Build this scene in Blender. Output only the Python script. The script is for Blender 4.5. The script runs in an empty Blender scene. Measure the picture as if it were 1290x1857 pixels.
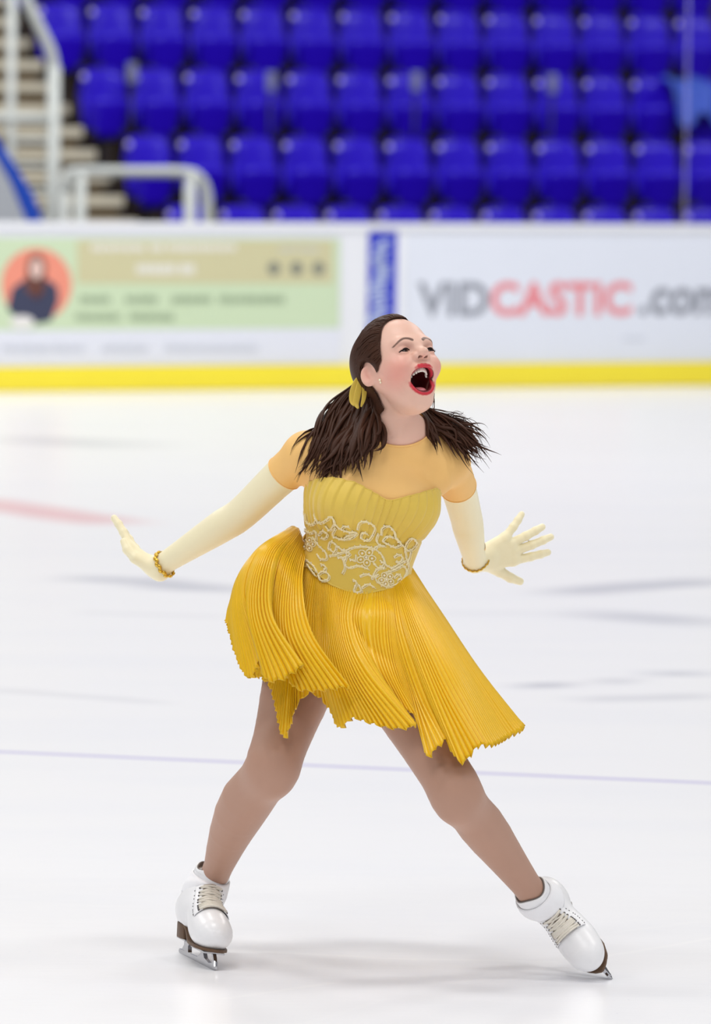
import bpy, bmesh, math, random
import numpy as np
from mathutils import Vector, Matrix

# ------------------------------------------------------------------ camera, light, exposure
SC = bpy.context.scene
COL = SC.collection
FPX, DCAM, HCAM = 10000.0, 11.9, 1.863          # focal length in pixels, distance and height of the lens
PITCH, ROLL = math.atan(728.5 / FPX), math.radians(0.75)
_F = np.array([0, math.cos(PITCH), -math.sin(PITCH)])
_U0 = np.array([0, math.sin(PITCH), math.cos(PITCH)])
_R0 = np.array([1.0, 0, 0])
_R = math.cos(ROLL) * _R0 + math.sin(ROLL) * _U0
_U = -math.sin(ROLL) * _R0 + math.cos(ROLL) * _U0
CAMP = np.array([0, -DCAM, HCAM])
cam_d = bpy.data.cameras.new('camera')
cam_d.sensor_fit = 'VERTICAL'; cam_d.sensor_height = 36; cam_d.lens = FPX / 1857 * 36
cam_d.clip_end = 400
cam_d.dof.use_dof = True; cam_d.dof.focus_distance = 11.82; cam_d.dof.aperture_fstop = 4.4
cam = bpy.data.objects.new('camera', cam_d); COL.objects.link(cam)
cam.matrix_world = Matrix(((_R[0], _U[0], -_F[0], CAMP[0]), (_R[1], _U[1], -_F[1], CAMP[1]),
                           (_R[2], _U[2], -_F[2], CAMP[2]), (0, 0, 0, 1)))
SC.camera = cam
SC.view_settings.view_transform = 'Standard'; SC.view_settings.look = 'None'
SC.view_settings.gamma = 1.0; SC.view_settings.use_curve_mapping = False
SC.view_settings.exposure = -0.25
world = bpy.data.worlds.new('hall'); SC.world = world; world.use_nodes = True
bg = world.node_tree.nodes['Background']
bg.inputs[0].default_value = (0.93, 0.95, 1.0, 1); bg.inputs[1].default_value = 0.40

def lamp(name, loc, size, power, target=None, sy=None, color=(1, .98, .95)):
    L = bpy.data.lights.new(name, 'AREA'); L.energy = power; L.color = color
    L.shape = 'RECTANGLE'; L.size = size; L.size_y = sy or size
    o = bpy.data.objects.new(name, L); COL.objects.link(o); o.location = loc
    d = Vector(target if target is not None else (loc[0], loc[1], 0)) - Vector(loc)
    o.rotation_euler = d.to_track_quat('-Z', 'Y').to_euler()
    return o
# rows of arena lamps under the roof
for i, yy in enumerate((-9, -1, 8, 18)):
    for j, xx in enumerate((-9, -1.5, 7)):
        lamp('arena_lamp', (xx, yy, 10.0), 3.2, 335 if yy < 18 else 520, sy=1.6)
for xx in (-16, -7, 2, 11):
    lamp('stand_lamp', (xx, 27 + xx * .4, 9.5), .6, 420, target=(xx - 3, 36 + xx * .42, 1.5))

def rayd(px, py):
    return _F * FPX + _R * (px - 645.0) - _U * (py - 928.5)
def P(px, py, Y=0.0):
    """world point on the vertical plane at depth Y behind the skater's plane"""
    d = rayd(px, py); return CAMP + d * ((Y + DCAM) / d[1])
def G(px, py, z=0.0):
    d = rayd(px, py); return CAMP + d * ((z - HCAM) / d[2])

# ------------------------------------------------------------------ helpers
def srgb(r, g, b):
    f = lambda c: (c / 255 / 12.92) if c <= 10 else ((c / 255 + .055) / 1.055) ** 2.4
    return (f(r), f(g), f(b), 1)
def mat(name, col, rough=.5, spec=.5, metal=0., **kw):
    m = bpy.data.materials.new(name); m.use_nodes = True
    b = m.node_tree.nodes['Principled BSDF']
    b.inputs['Base Color'].default_value = col if len(col) == 4 else (*col, 1)
    b.inputs['Roughness'].default_value = rough; b.inputs['Metallic'].default_value = metal
    b.inputs['Specular IOR Level'].default_value = spec
    for k, v in kw.items():
        b.inputs[k.replace('_', ' ')].default_value = v
    return m
def noise_tint(m, scale=8, amount=.12, detail=4, bump=0., bscale=None, stretch=None):
    """procedural mottling of a material's own colour, and an optional fine bump"""
    nt = m.node_tree; b = nt.nodes['Principled BSDF']
    tc = nt.nodes.new('ShaderNodeTexCoord'); n = nt.nodes.new('ShaderNodeTexNoise')
    n.inputs['Scale'].default_value = scale; n.inputs['Detail'].default_value = detail
    src = tc.outputs['Object']
    if stretch:
        mp = nt.nodes.new('ShaderNodeMapping'); mp.inputs['Scale'].default_value = stretch
        nt.links.new(src, mp.inputs[0]); src = mp.outputs[0]
    nt.links.new(src, n.inputs['Vector'])
    c = b.inputs['Base Color'].default_value[:]
    mx = nt.nodes.new('ShaderNodeMix'); mx.data_type = 'RGBA'
    mx.inputs[6].default_value = tuple(v * (1 - amount) for v in c[:3]) + (1,)
    mx.inputs[7].default_value = tuple(min(1, v * (1 + amount)) for v in c[:3]) + (1,)
    nt.links.new(n.outputs['Fac'], mx.inputs[0]); nt.links.new(mx.outputs[2], b.inputs['Base Color'])
    if bump:
        n2 = nt.nodes.new('ShaderNodeTexNoise'); n2.inputs['Scale'].default_value = bscale or scale * 6
        nt.links.new(src, n2.inputs['Vector'])
        bp = nt.nodes.new('ShaderNodeBump'); bp.inputs['Strength'].default_value = bump; bp.inputs['Distance'].default_value = .002
        nt.links.new(n2.outputs['Fac'], bp.inputs['Height']); nt.links.new(bp.outputs[0], b.inputs['Normal'])
    return m

class MB:
    """collects vertices and faces for one mesh"""
    def __init__(s): s.v = []; s.f = []
    def add(s, v, f):
        o = len(s.v); s.v += [tuple(map(float, q)) for q in v]; s.f += [tuple(i + o for i in q) for q in f]
    def box(s, c, half, R=None):
        R = np.eye(3) if R is None else R
        c = np.array(c, float)
        vs = [c + R @ (np.array(h) * np.array(half)) for h in
              ((-1,-1,-1),(1,-1,-1),(1,1,-1),(-1,1,-1),(-1,-1,1),(1,-1,1),(1,1,1),(-1,1,1))]
        s.add(vs, [(0,3,2,1),(4,5,6,7),(0,1,5,4),(1,2,6,5),(2,3,7,6),(3,0,4,7)])
    def tube(s, pts, rad, n=8, flat=1.0, up=None, cap=True):
        pts = np.array(pts, float); m = len(pts)
        rad = np.full(m, rad) if np.isscalar(rad) else np.array(rad, float)
        T = np.gradient(pts, axis=0); T /= np.linalg.norm(T, axis=1)[:, None] + 1e-12
        a = np.array(up if up is not None else ((0, 0, 1) if abs(T[0][2]) < .9 else (1, 0, 0)), float)
        vs = []
        for i in range(m):
            a = a - T[i] * np.dot(a, T[i]); a /= np.linalg.norm(a) + 1e-12
            b = np.cross(T[i], a)
            for k in range(n):
                t = 2 * math.pi * k / n
                vs.append(pts[i] + rad[i] * (math.cos(t) * a * flat + math.sin(t) * b))
        fs = [(i*n+k, i*n+(k+1) % n, (i+1)*n+(k+1) % n, (i+1)*n+k) for i in range(m-1) for k in range(n)]
        if cap:
            fs += [tuple(range(n))[::-1], tuple(range((m-1)*n, m*n))]
        s.add(vs, fs)
    def ball(s, c, r, R=None, nu=10, nv=7):
        r = np.array([r]*3 if np.isscalar(r) else r, float); R = np.eye(3) if R is None else R
        vs = [np.array((0, 0, 1.0))]
        for i in range(1, nv):
            t = math.pi * i / nv
            for k in range(nu):
                p = 2*math.pi*k/nu; vs.append(np.array((math.sin(t)*math.cos(p), math.sin(t)*math.sin(p), math.cos(t))))
        vs.append(np.array((0, 0, -1.0)))
        fs = [(0, 1+k, 1+(k+1) % nu) for k in range(nu)]
        for i in range(nv-2):
            a = 1+i*nu
            fs += [(a+k, a+nu+k, a+nu+(k+1) % nu, a+(k+1) % nu) for k in range(nu)]
        a = 1+(nv-2)*nu
        fs += [(a+k, len(vs)-1, a+(k+1) % nu) for k in range(nu)]
        s.add([np.array(c) + R @ (q*r) for q in vs], fs)
    def prism(s, poly, M):
        """poly: (x,y) outline, M(x,y,side) -> point, side 0 or 1"""
        n = len(poly)
        vs = [M(x, y, 0) for x, y in poly] + [M(x, y, 1) for x, y in poly]
        fs = [tuple(range(n))[::-1], tuple(range(n, 2*n))] + [(i, (i+1) % n, n+(i+1) % n, n+i) for i in range(n)]
        s.add(vs, fs)
    def build(s, name, m=None, parent=None, smooth=True, bevel=0, auto=None, solid=0, sub=0):
        return mk(name, s.v, s.f, m, parent, smooth, bevel, auto, solid, sub)

def link(o, parent=None):
    COL.objects.link(o)
    if parent is not None: o.parent = parent
    return o
def mk(name, v, f, m=None, parent=None, smooth=True, bevel=0, auto=None, solid=0, sub=0):
    me = bpy.data.meshes.new(name)
    me.from_pydata([tuple(q) for q in v], [], [tuple(q) for q in f]); me.validate(); me.update()
    bm = bmesh.new(); bm.from_mesh(me); bmesh.ops.recalc_face_normals(bm, faces=bm.faces); bm.to_mesh(me); bm.free()
    o = bpy.data.objects.new(name, me)
    if m is not None: me.materials.append(m)
    if smooth: me.polygons.foreach_set('use_smooth', [True]*len(me.polygons))
    link(o, parent)
    if solid:
        q = o.modifiers.new('s', 'SOLIDIFY'); q.thickness = solid; q.offset = 0
    if bevel:
        q = o.modifiers.new('b', 'BEVEL'); q.width = bevel; q.segments = 3; q.limit_method = 'ANGLE'; q.angle_limit = .7
    if sub:
        q = o.modifiers.new('u', 'SUBSURF'); q.levels = sub; q.render_levels = sub
    if solid or bevel or sub:
        freeze(o)
    if auto is not None: sharp(o, auto)
    return o
def freeze(o):
    """apply the modifiers into the mesh"""
    dg = bpy.context.evaluated_depsgraph_get(); dg.update()
    me = bpy.data.meshes.new_from_object(o.evaluated_get(dg)); old = o.data
    o.modifiers.clear(); o.data = me; me.name = o.name
    bpy.data.meshes.remove(old)
def sharp(o, ang):
    bm = bmesh.new(); bm.from_mesh(o.data)
    for e in bm.edges:
        e.smooth = not (len(e.link_faces) == 2 and e.calc_face_angle(0) > ang)
    bm.to_mesh(o.data); bm.free()
def tag(o, label=None, cat=None, group=None, kind=None):
    if label: o['label'] = label
    if cat: o['category'] = cat
    if group: o['group'] = group
    if kind: o['kind'] = kind
    return o
def empty(name, loc=(0, 0, 0), rot=None):
    o = bpy.data.objects.new(name, None); COL.objects.link(o); o.location = [float(v) for v in loc]
    o.empty_display_size = .1
    if rot is not None: o.rotation_euler = rot
    return o
def copy_tree(o, parent=None):
    c = o.copy(); COL.objects.link(c)
    if parent is not None: c.parent = parent
    for ch in list(o.children): copy_tree(ch, c)
    return c
def catmull(pts, n, closed=False):
    """smooth curve through pts (k, ...) with n samples"""
    p = np.array(pts, float); k = len(p)
    t = np.linspace(0, k if closed else k-1, n, endpoint=not closed)
    i = np.floor(t).astype(int)
    if not closed: i = np.minimum(i, k-2)
    u = (t-i).reshape((-1,)+(1,)*(p.ndim-1))
    g = (lambda j: p[j % k]) if closed else (lambda j: p[np.clip(j, 0, k-1)])
    p0, p1, p2, p3 = g(i-1), g(i), g(i+1), g(i+2)
    if not closed:
        p0 = np.where((i == 0).reshape(u.shape), 2*p1-p2, p0); p3 = np.where((i == k-2).reshape(u.shape), 2*p2-p1, p3)
    return .5*(2*p1+(p2-p0)*u+(2*p0-5*p1+4*p2-p3)*u**2+(3*p1-p0-3*p2+p3)*u**3)
# ------------------------------------------------------------------ the rink hall: stand frame
YAW = math.radians(24)
SU = np.array([math.cos(YAW), math.sin(YAW), 0]); SN = np.array([-math.sin(YAW), math.cos(YAW), 0]); SZ = np.array([0, 0, 1.0])
RS = np.array([SU, SN, SZ]).T                       # columns: along the boards, into the stand, up
B0 = np.array([0, 37.0 - DCAM, 0])                  # where the boards cross the picture's middle
def S(a, b, z): return B0 + SU*a + SN*b + SZ*z      # a along the boards, b behind them
def onS(px, py, b):
    """a and z of the picture point px,py on the upright plane b behind the boards"""
    d = rayd(px, py); t = np.dot(B0 + SN*b - CAMP, SN) / np.dot(d, SN); q = CAMP + d*t - B0
    return float(np.dot(q, SU)), float(q[2])

# ---- ice
ice_m = bpy.data.materials.new('ice'); ice_m.use_nodes = True
def ice_nodes():
    nt = ice_m.node_tree; b = nt.nodes['Principled BSDF']; N = nt.nodes.new; L = nt.links.new
    b.inputs['Roughness'].default_value = .27; b.inputs['Specular IOR Level'].default_value = .4
    geo = N('ShaderNodeNewGeometry'); sep = N('ShaderNodeSeparateXYZ'); L(geo.outputs['Position'], sep.inputs[0])
    def M(op, a, c=None, d=None):
        n = N('ShaderNodeMath'); n.operation = op
        for i, q in enumerate((a, c, d)):
            if q is None: continue
            if isinstance(q, (int, float)): n.inputs[i].default_value = q
            else: L(q, n.inputs[i])
        return n.outputs[0]
    X, Y = sep.outputs[0], sep.outputs[1]
    nz = N('ShaderNodeTexNoise'); nz.inputs['Scale'].default_value = 1.6; nz.inputs['Detail'].default_value = 5
    L(geo.outputs['Position'], nz.inputs['Vector'])
    col = N('ShaderNodeRGB'); col.outputs[0].default_value = srgb(240, 240, 246); cur = col.outputs[0]
    def over(fac, c):
        nonlocal cur
        m = N('ShaderNodeMix'); m.data_type = 'RGBA'; L(fac, m.inputs[0]); L(cur, m.inputs[6])
        m.inputs[7].default_value = c; cur = m.outputs[2]
    def smooth(v, lo, hi):
        n = N('ShaderNodeMapRange'); n.interpolation_type = 'SMOOTHSTEP'; L(v, n.inputs[0])
        n.inputs[1].default_value = lo; n.inputs[2].default_value = hi; n.inputs[3].default_value = 1; n.inputs[4].default_value = 0
        return n.outputs[0]
    # mottled wear of the frozen surface, drawn out along the resurfacing direction
    mp = N('ShaderNodeMapping'); mp.inputs['Rotation'].default_value = (0, 0, -.12); mp.inputs['Scale'].default_value = (.5, 1.6, 1)
    L(geo.outputs['Position'], mp.inputs[0])
    n2 = N('ShaderNodeTexNoise'); n2.inputs['Scale'].default_value = 1.1; n2.inputs['Detail'].default_value = 6; L(mp.outputs[0], n2.inputs['Vector'])
    over(M('MULTIPLY', smooth(n2.outputs['Fac'], .66, .40), .8), srgb(222, 226, 241))
    n3 = N('ShaderNodeTexNoise'); n3.inputs['Scale'].default_value = 9; n3.inputs['Detail'].default_value = 8; n3.inputs['Roughness'].default_value = .7; L(mp.outputs[0], n3.inputs['Vector'])
    over(M('MULTIPLY', smooth(n3.outputs['Fac'], .45, .3), .35), srgb(250, 250, 252))
    n4 = N('ShaderNodeTexNoise'); n4.inputs['Scale'].default_value = 60; n4.inputs['Detail'].default_value = 2; L(geo.outputs['Position'], n4.inputs['Vector'])
    over(M('MULTIPLY', smooth(n4.outputs['Fac'], .30, .22), .7), srgb(253, 253, 254))
    def seg(p, q, w, soft, c, s, wob=0.):
        """a painted line from p to q under the ice"""
        d = np.array(q)-np.array(p); ln = float(np.hypot(*d[:2])); tx, ty = d[0]/ln, d[1]/ln
        dx, dy = M('SUBTRACT', X, float(p[0])), M('SUBTRACT', Y, float(p[1]))
        t = M('ADD', M('MULTIPLY', dx, tx), M('MULTIPLY', dy, ty)); o = M('SUBTRACT', M('MULTIPLY', dy, tx), M('MULTIPLY', dx, ty))
        if wob: o = M('ADD', o, M('MULTIPLY', M('SUBTRACT', nz.outputs['Fac'], .5), wob))
        a = M('ABSOLUTE', M('SUBTRACT', t, ln/2))
        over(M('MULTIPLY', M('MULTIPLY', smooth(M('ABSOLUTE', o), w, w+soft), smooth(a, ln/2-soft, ln/2+soft)), s), c)
    seg(G(-120, 1358), G(1450, 1427), .016, .02, srgb(196, 190, 232), .8, .02)
    for (x0, y0, x1, y1) in ((-70, 905, 60, 926), (55, 924, 130, 938), (125, 936, 215, 949)):
        seg(G(x0, y0), G(x1, y1), .08, .22, srgb(236, 172, 176), .62)
    grey = srgb(176, 178, 192)
    for (x0, y0, x1, y1, w, s) in ((130, 1048, 330, 1056, .10, .5), (250, 1060, 440, 1070, .12, .5), (1010, 1076, 1300, 1052, .12, .5),
                                   (1050, 1112, 1300, 1130, .14, .4), (950, 1246, 1030, 1240, .06, .55), (1090, 1238, 1150, 1233, .07, .35),
                                   (1180, 1222, 1280, 1222, .07, .42), (1050, 1268, 1290, 1262, .07, .28), (20, 795, 240, 808, .25, .4),
                                   (150, 1110, 420, 1118, .05, .14), (500, 1108, 960, 1112, .05, .12), (-20, 1250, 300, 1275, .05, .16)):
        seg(G(x0, y0), G(x1, y1), w*.35, w*1.7, grey, s*1.15, .16)
    # blade tracks cut by the skater
    for (x0, y0, x1, y1, s) in ((395, 1722, 760, 1741, .8), (700, 1738, 1010, 1745, .7), (1090, 1736, 1300, 1700, .6), (400, 1812, 600, 1782, .5),
                                (560, 1856, 700, 1810, .3), (1115, 1690, 1270, 1672, .3)):
        seg(G(x0, y0), G(x1, y1), .006, .010, srgb(254, 254, 255), s, .03)
    L(cur, b.inputs['Base Color'])
    bp = N('ShaderNodeBump'); bp.inputs['Strength'].default_value = .12; bp.inputs['Distance'].default_value = .004
    L(n3.outputs['Fac'], bp.inputs['Height']); L(bp.outputs[0], b.inputs['Normal'])
ice_nodes()
def quad(name, pts, m, kind='structure'):
    o = mk(name, pts, [(0, 1, 2, 3)], m, smooth=False); tag(o, kind=kind); return o
fl = MB(); c4 = [S(-40, .05, 0), S(40, .05, 0), S(40, .05, 0) - SN*52, S(-40, .05, 0) - SN*52]
fl.add([q for q in c4] + [q - SZ*.1 for q in c4], [(0, 1, 2, 3), (7, 6, 5, 4), (0, 4, 5, 1), (1, 5, 6, 2), (2, 6, 7, 3), (3, 7, 4, 0)])
tag(fl.build('floor', ice_m, smooth=False), 'white skating rink ice with faint painted lines', kind='structure')

# ---- boards round the ice
board_m = mat('board plastic', srgb(236, 238, 244), .35, .4); noise_tint(board_m, 1.5, .02)
cap_m = mat('board cap', srgb(238, 240, 246), .4); noise_tint(cap_m, 2, .03)
kick_m = mat('kick plate yellow', srgb(255, 234, 62), .35, .4); noise_tint(kick_m, 3, .04)
BH = 1.065
w = MB(); w.box(S(0, .06, BH/2), (40, .055, BH/2), RS); tag(w.build('wall_boards', board_m, smooth=False), 'white rink boards round the ice', kind='structure')
w = MB(); w.box(S(0, .065, BH+.02), (40, .085, .022), RS); tag(w.build('trim_1', cap_m, bevel=.01), 'pale cap rail along the top of the rink boards', kind='structure')
w = MB(); w.box(S(0, -.012, .082), (40, .02, .079), RS); tag(w.build('baseboard_boards', kick_m, bevel=.006), 'yellow kick plate along the foot of the boards', kind='structure')

# ---- banners on the boards
def flat_poly(mb, pts, b, th=.004):
    """pts in picture pixels, laid on the board face as a thin plate"""
    q = [onS(x, y, b) for x, y in pts]
    mb.prism(q, lambda a, z, s: S(a, b - th*s, z))
def rect_px(x0, y0, x1, y1): return [(x0, y0), (x1, y0), (x1, y1), (x0, y1)]
def disc_px(cx, cy, rx, ry, n=28): return [(cx + rx*math.cos(t), cy + ry*math.sin(t)) for t in np.linspace(0, 2*math.pi, n, endpoint=False)]
M_ = {}
def pm(key, rgb, rough=.45):
    if key not in M_:
        M_[key] = mat(key, srgb(*rgb), rough, .35); noise_tint(M_[key], 3, .02)
    return M_[key]
FB = 0.0
# right: white banner with the wordmark
ban = MB(); flat_poly(ban, [(736, 424), (1420, 428), (1420, 655), (736, 660)], FB)
wb = ban.build('advertising_banner', pm('white vinyl', (230, 235, 247)), smooth=False)
tag(wb, 'white advertising banner on the boards with large grey and red web address', 'banner', 'banners on the rink boards')
def text(body, name, px0, px1, base, top, b, m, parent, thick=.018, shear=.0):
    """block lettering between two picture columns, on the board face"""
    cu = bpy.data.curves.new(name, 'FONT'); cu.body = body; cu.offset = thick; cu.extrude = .0; cu.shear = shear; cu.space_character = 1.02
    o = bpy.data.objects.new(name, cu); COL.objects.link(o)
    dg = bpy.context.evaluated_depsgraph_get(); dg.update()
    me = bpy.data.meshes.new_from_object(o.evaluated_get(dg)); bpy.data.objects.remove(o)
    co = np.array([v.co[:] for v in me.vertices]); lo, hi = co.min(0), co.max(0)
    a0, z0 = onS(px0, base, b); a1, z1 = onS(px1, base, b); _, zt = onS((px0+px1)/2, top, b)
    zb = (z0+z1)/2
    vs = [S(a0 + (c[0]-lo[0])/(hi[0]-lo[0])*(a1-a0), b, zb + (c[1]-lo[1])/(hi[1]-lo[1])*(zt-zb)) for c in co]
    fs = [tuple(p.vertices) for p in me.polygons]
    n = len(vs)
    o = mk(name, vs, fs, m, parent, smooth=False)
    q = o.modifiers.new('s', 'SOLIDIFY'); q.thickness = .003; q.offset = 0; freeze(o)
    return o
grey_ink, red_ink = pm('grey ink', (150, 154, 166)), pm('red ink', (238, 140, 148))  # wordmark inks lightened, washed-out haze mixed into their colour
text('VID', 'lettering', 757, 886, 574, 512, FB-.007, grey_ink, wb, .03)
text('CASTIC', 'lettering', 890, 1146, 573, 511, FB-.007, red_ink, wb, .03)
text('.com', 'lettering', 1160, 1318, 572, 522, FB-.007, grey_ink, wb, .03, .12)
sm = MB(); rng = random.Random(3)
for x in np.arange(1130, 1172, 6): flat_poly(sm, rect_px(x, 612, x+4, 618), FB-.005, .002)
sm.build('lettering', pm('pale ink', (206, 212, 224)), wb, smooth=False)

# middle: blue upright banner with pale lettering strokes
ban = MB(); flat_poly(ban, [(669, 420), (721, 420), (717, 655), (665, 655)], FB)
bb = ban.build('advertising_banner', pm('blue vinyl', (34, 48, 196)), smooth=False)
tag(bb, 'narrow upright blue banner with pale writing turned on its side', 'banner', 'banners on the rink boards')
sm = MB(); rng = random.Random(8)
for y in np.arange(438, 600, 9):
    w_ = rng.uniform(16, 32); x = 692 + rng.uniform(-6, 6) - (y-438)*.05; w_ *= 1.15
    flat_poly(sm, [(x-w_/2, y), (x+w_/2, y-5), (x+w_/2, y+1), (x-w_/2, y+6)], FB-.007, .003)
    if rng.random() < .6: flat_poly(sm, rect_px(x-2+rng.uniform(-9, 9), y-3, x+4, y+8), FB-.007, .003)
sm.build('lettering', pm('pale blue ink', (190, 204, 240)), bb, smooth=False)
ban = MB(); flat_poly(ban, [(721, 424), (736, 424), (733, 655), (717, 655)], FB)
tag(ban.build('banner_edge', pm('pale vinyl', (240, 243, 250)), smooth=False), 'pale vertical strip between blue banner and white banner', 'strip')

# left: green banner with portrait disc
ban = MB(); flat_poly(ban, [(-90, 426), (618, 428), (617, 660), (-90, 666)], FB)
gb = ban.build('advertising_banner', pm('white print', (229, 232, 244)), smooth=False)
tag(gb, 'pale green and beige advertising banner with round coral portrait', 'banner', 'banners on the rink boards')
sm = MB(); flat_poly(sm, [(-90, 430), (617, 432), (616, 595), (-90, 600)], FB-.004, .002); sm.build('green_field', pm('green print', (206, 224, 190)), gb, smooth=False)
sm = MB(); flat_poly(sm, [(140, 436), (450, 436), (450, 514), (140, 514)], FB-.007, .002)
flat_poly(sm, [(450, 436), (604, 436), (604, 514), (450, 514)], FB-.0065, .002); sm.build('beige_field', pm('beige print', (208, 203, 163)), gb, smooth=False)
sm = MB(); flat_poly(sm, disc_px(66, 516, 64, 66), FB-.007, .002); sm.build('coral_disc', pm('coral print', (240, 150, 128)), gb, smooth=False)
sm = MB(); flat_poly(sm, [(14, 560), (22, 524), (46, 506), (84, 506), (104, 520), (106, 545), (92, 582), (60, 588), (34, 580)], FB-.010, .002)
sm.build('portrait_jacket', pm('navy print', (62, 66, 92)), gb, smooth=False)
sm = MB(); flat_poly(sm, disc_px(66, 486, 18, 26), FB-.011, .001); flat_poly(sm, [(50, 486), (82, 486), (80, 530), (66, 545), (46, 525)], FB-.011, .001)
sm.build('portrait_hair', pm('brown print', (138, 88, 76)), gb, smooth=False)
sm = MB(); flat_poly(sm, disc_px(66, 488, 11, 18), FB-.013, .001); sm.build('portrait_face', pm('face print', (232, 200, 190)), gb, smooth=False)
sm = MB(); flat_poly(sm, disc_px(40, 584, 22, 12), FB-.012, .001); sm.build('portrait_flowers', pm('flower print', (236, 234, 232)), gb, smooth=False)
def strokes(mb, x0, x1, y0, y1, rnd, gap=.25):
    """blurred small print too small to read"""
    x = x0
    while x < x1:
        w_ = rnd.uniform(4, 9)
        if rnd.random() > gap*.5:
            flat_poly(mb, rect_px(x, y0 + rnd.uniform(0, 2), x+w_*.62, y1 - rnd.uniform(0, 2)), FB-.010, .002)
        x += w_
rnd = random.Random(5)
def words(spans, y0, y1, m, gap=.1):
    for a, c in spans:
        sm = MB(); strokes(sm, a, c, y0, y1, rnd, gap); sm.build('lettering', m, gb, smooth=False)
wi, di, fi = pm('white ink', (240, 240, 238)), pm('olive ink', (158, 176, 148)), pm('faint ink', (212, 216, 226))
words(((166, 262), (272, 296), (304, 428)), 442, 456, wi, .0); words(((248, 318), (326, 350)), 478, 498, wi, .0)
words(((146, 202), (228, 286), (312, 384), (398, 518)), 536, 551, di, .0); words(((138, 218), (236, 312)), 568, 582, di, .0)
words(((4, 150), (186, 268), (300, 466)), 626, 638, fi, .0); words(((505, 580),), 449, 456, fi, .0)
for x in (497, 538, 578):
    sm = MB(); flat_poly(sm, disc_px(x, 487, 11, 12, 14), FB-.010, .002)
    sm.build('round_icon', pm('icon ink', (132, 134, 124)), gb, smooth=False)

# ------------------------------------------------------------------ the stand: tiers, stairs, wall behind
RISE, DEP, ROW0 = .563, .96, 8.0                   # row rise, row depth, distance of the first row behind the boards
conc_m = mat('stand concrete', srgb(70, 58, 50), .8); noise_tint(conc_m, 3, .2)  # dark tone carries the shade seen between the seats
dark_m = mat('hall wall', srgb(40, 36, 60), .8); noise_tint(dark_m, 1, .1)
AISLE = onS(350, 391, ROW0)[0] - .215               # stand starts right of the stairs
NR = 6
t = MB()
prof = [(0.35, -.05)]
for k in range(NR):
    z = .19 + RISE*k
    prof += [(ROW0-.55+DEP*k, z - (RISE if k else .24)), (ROW0-.55+DEP*k, z)]
prof += [(ROW0-.55+DEP*NR, .19+RISE*(NR-1)), (ROW0-.55+DEP*NR, -.05)]
t.prism(prof, lambda b, z, s: S(AISLE if s == 0 else 26, b, z))
tag(t.build('floor_stand', conc_m, smooth=False), 'concrete tiers in a shade-dark colour under the blue seats', kind='structure')
w = MB(); w.box(S(0, ROW0+DEP*NR+.3, 3), (40, .1, 3.2), RS); tag(w.build('wall_back', dark_m, smooth=False), 'dark hall wall behind the stand', kind='structure')
tread_m = mat('stair tread', srgb(206, 200, 182), .6); noise_tint(tread_m, 4, .06)
riser_shade_m = mat('shaded stair riser', srgb(112, 92, 60), .8); noise_tint(riser_shade_m, 4, .1)  # brown is the shade under the treads, put into the colour
stw = MB(); rs = MB(); NS = 3*NR+1
for i in range(NS):
    z = .19 + RISE/3*(i-1) ; b = ROW0 - 1.05 + DEP/3*(i)
    stw.box(S(AISLE-1.75-.03, b+DEP/6, z-.045), (1.72, DEP/6+.04, .045), RS)
    rs.box(S(AISLE-1.75-.03, b+DEP/6+.05, (z-.09)/2-.03), (1.70, DEP/6, max(.03, (z-.09)/2+.03)), RS)
st = tag(empty('staircase', S(AISLE-1.78, ROW0-1, 0)), 'pale stair treads with risers painted in shade brown climbing beside the seats', 'stairs')
def kid(o, par):
    """parent while keeping the place of the mesh"""
    o.parent = par; o.matrix_parent_inverse = Matrix.Translation(par.location).inverted(); return o
kid(stw.build('tread', tread_m, bevel=.008), st); kid(rs.build('riser', riser_shade_m, smooth=False), st)
gap_floor = MB(); gap_floor.box(S(-6, 4.2, -.05), (34, 3.9, .05), RS); tag(gap_floor.build('floor_walkway', conc_m, smooth=False), 'walkway between boards and stand', kind='structure')

# ------------------------------------------------------------------ seats
seat_m = mat('blue seat plastic', srgb(42, 14, 204), .3, .25); noise_tint(seat_m, 5, .05)
glint_m = mat('pale seat glint', srgb(206, 198, 255), .25, .5); noise_tint(glint_m, 9, .05)  # pale colour stands in for lamp glints on the plastic
post_m = mat('seat bracket', srgb(40, 34, 40), .5); noise_tint(post_m, 5, .1)
def shell(w, h, r, bow, lip, n=14, m=12, taper=0.0):
    """rounded plastic shell: x across, z up from 0 to h, dished towards +y, edges rolled back"""
    vs = []
    for j in range(m+1):
        for i in range(n+1):
            x, z = -1+2*i/n, -1+2*j/m
            # square to rounded rectangle
            k = max(abs(x), abs(z)); ax, az = w/2, h/2
            q = (abs(x)**5+abs(z)**5)**(1/5) or 1
            s = k/q if q else 1
            X, Z = x*s*ax, z*s*az
            X *= 1 - taper*(1-(z*.5+.5))
            y = bow*(1-x*x*s*s) - lip*max(0, k-.72)**2/.0784*0 + lip*(max(0, k-.7)/.3)**2*-1
            vs.append((X, y, Z+h/2))
    fs = [(j*(n+1)+i, j*(n+1)+i+1, (j+1)*(n+1)+i+1, (j+1)*(n+1)+i) for j in range(m) for i in range(n)]
    return vs, fs
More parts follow.
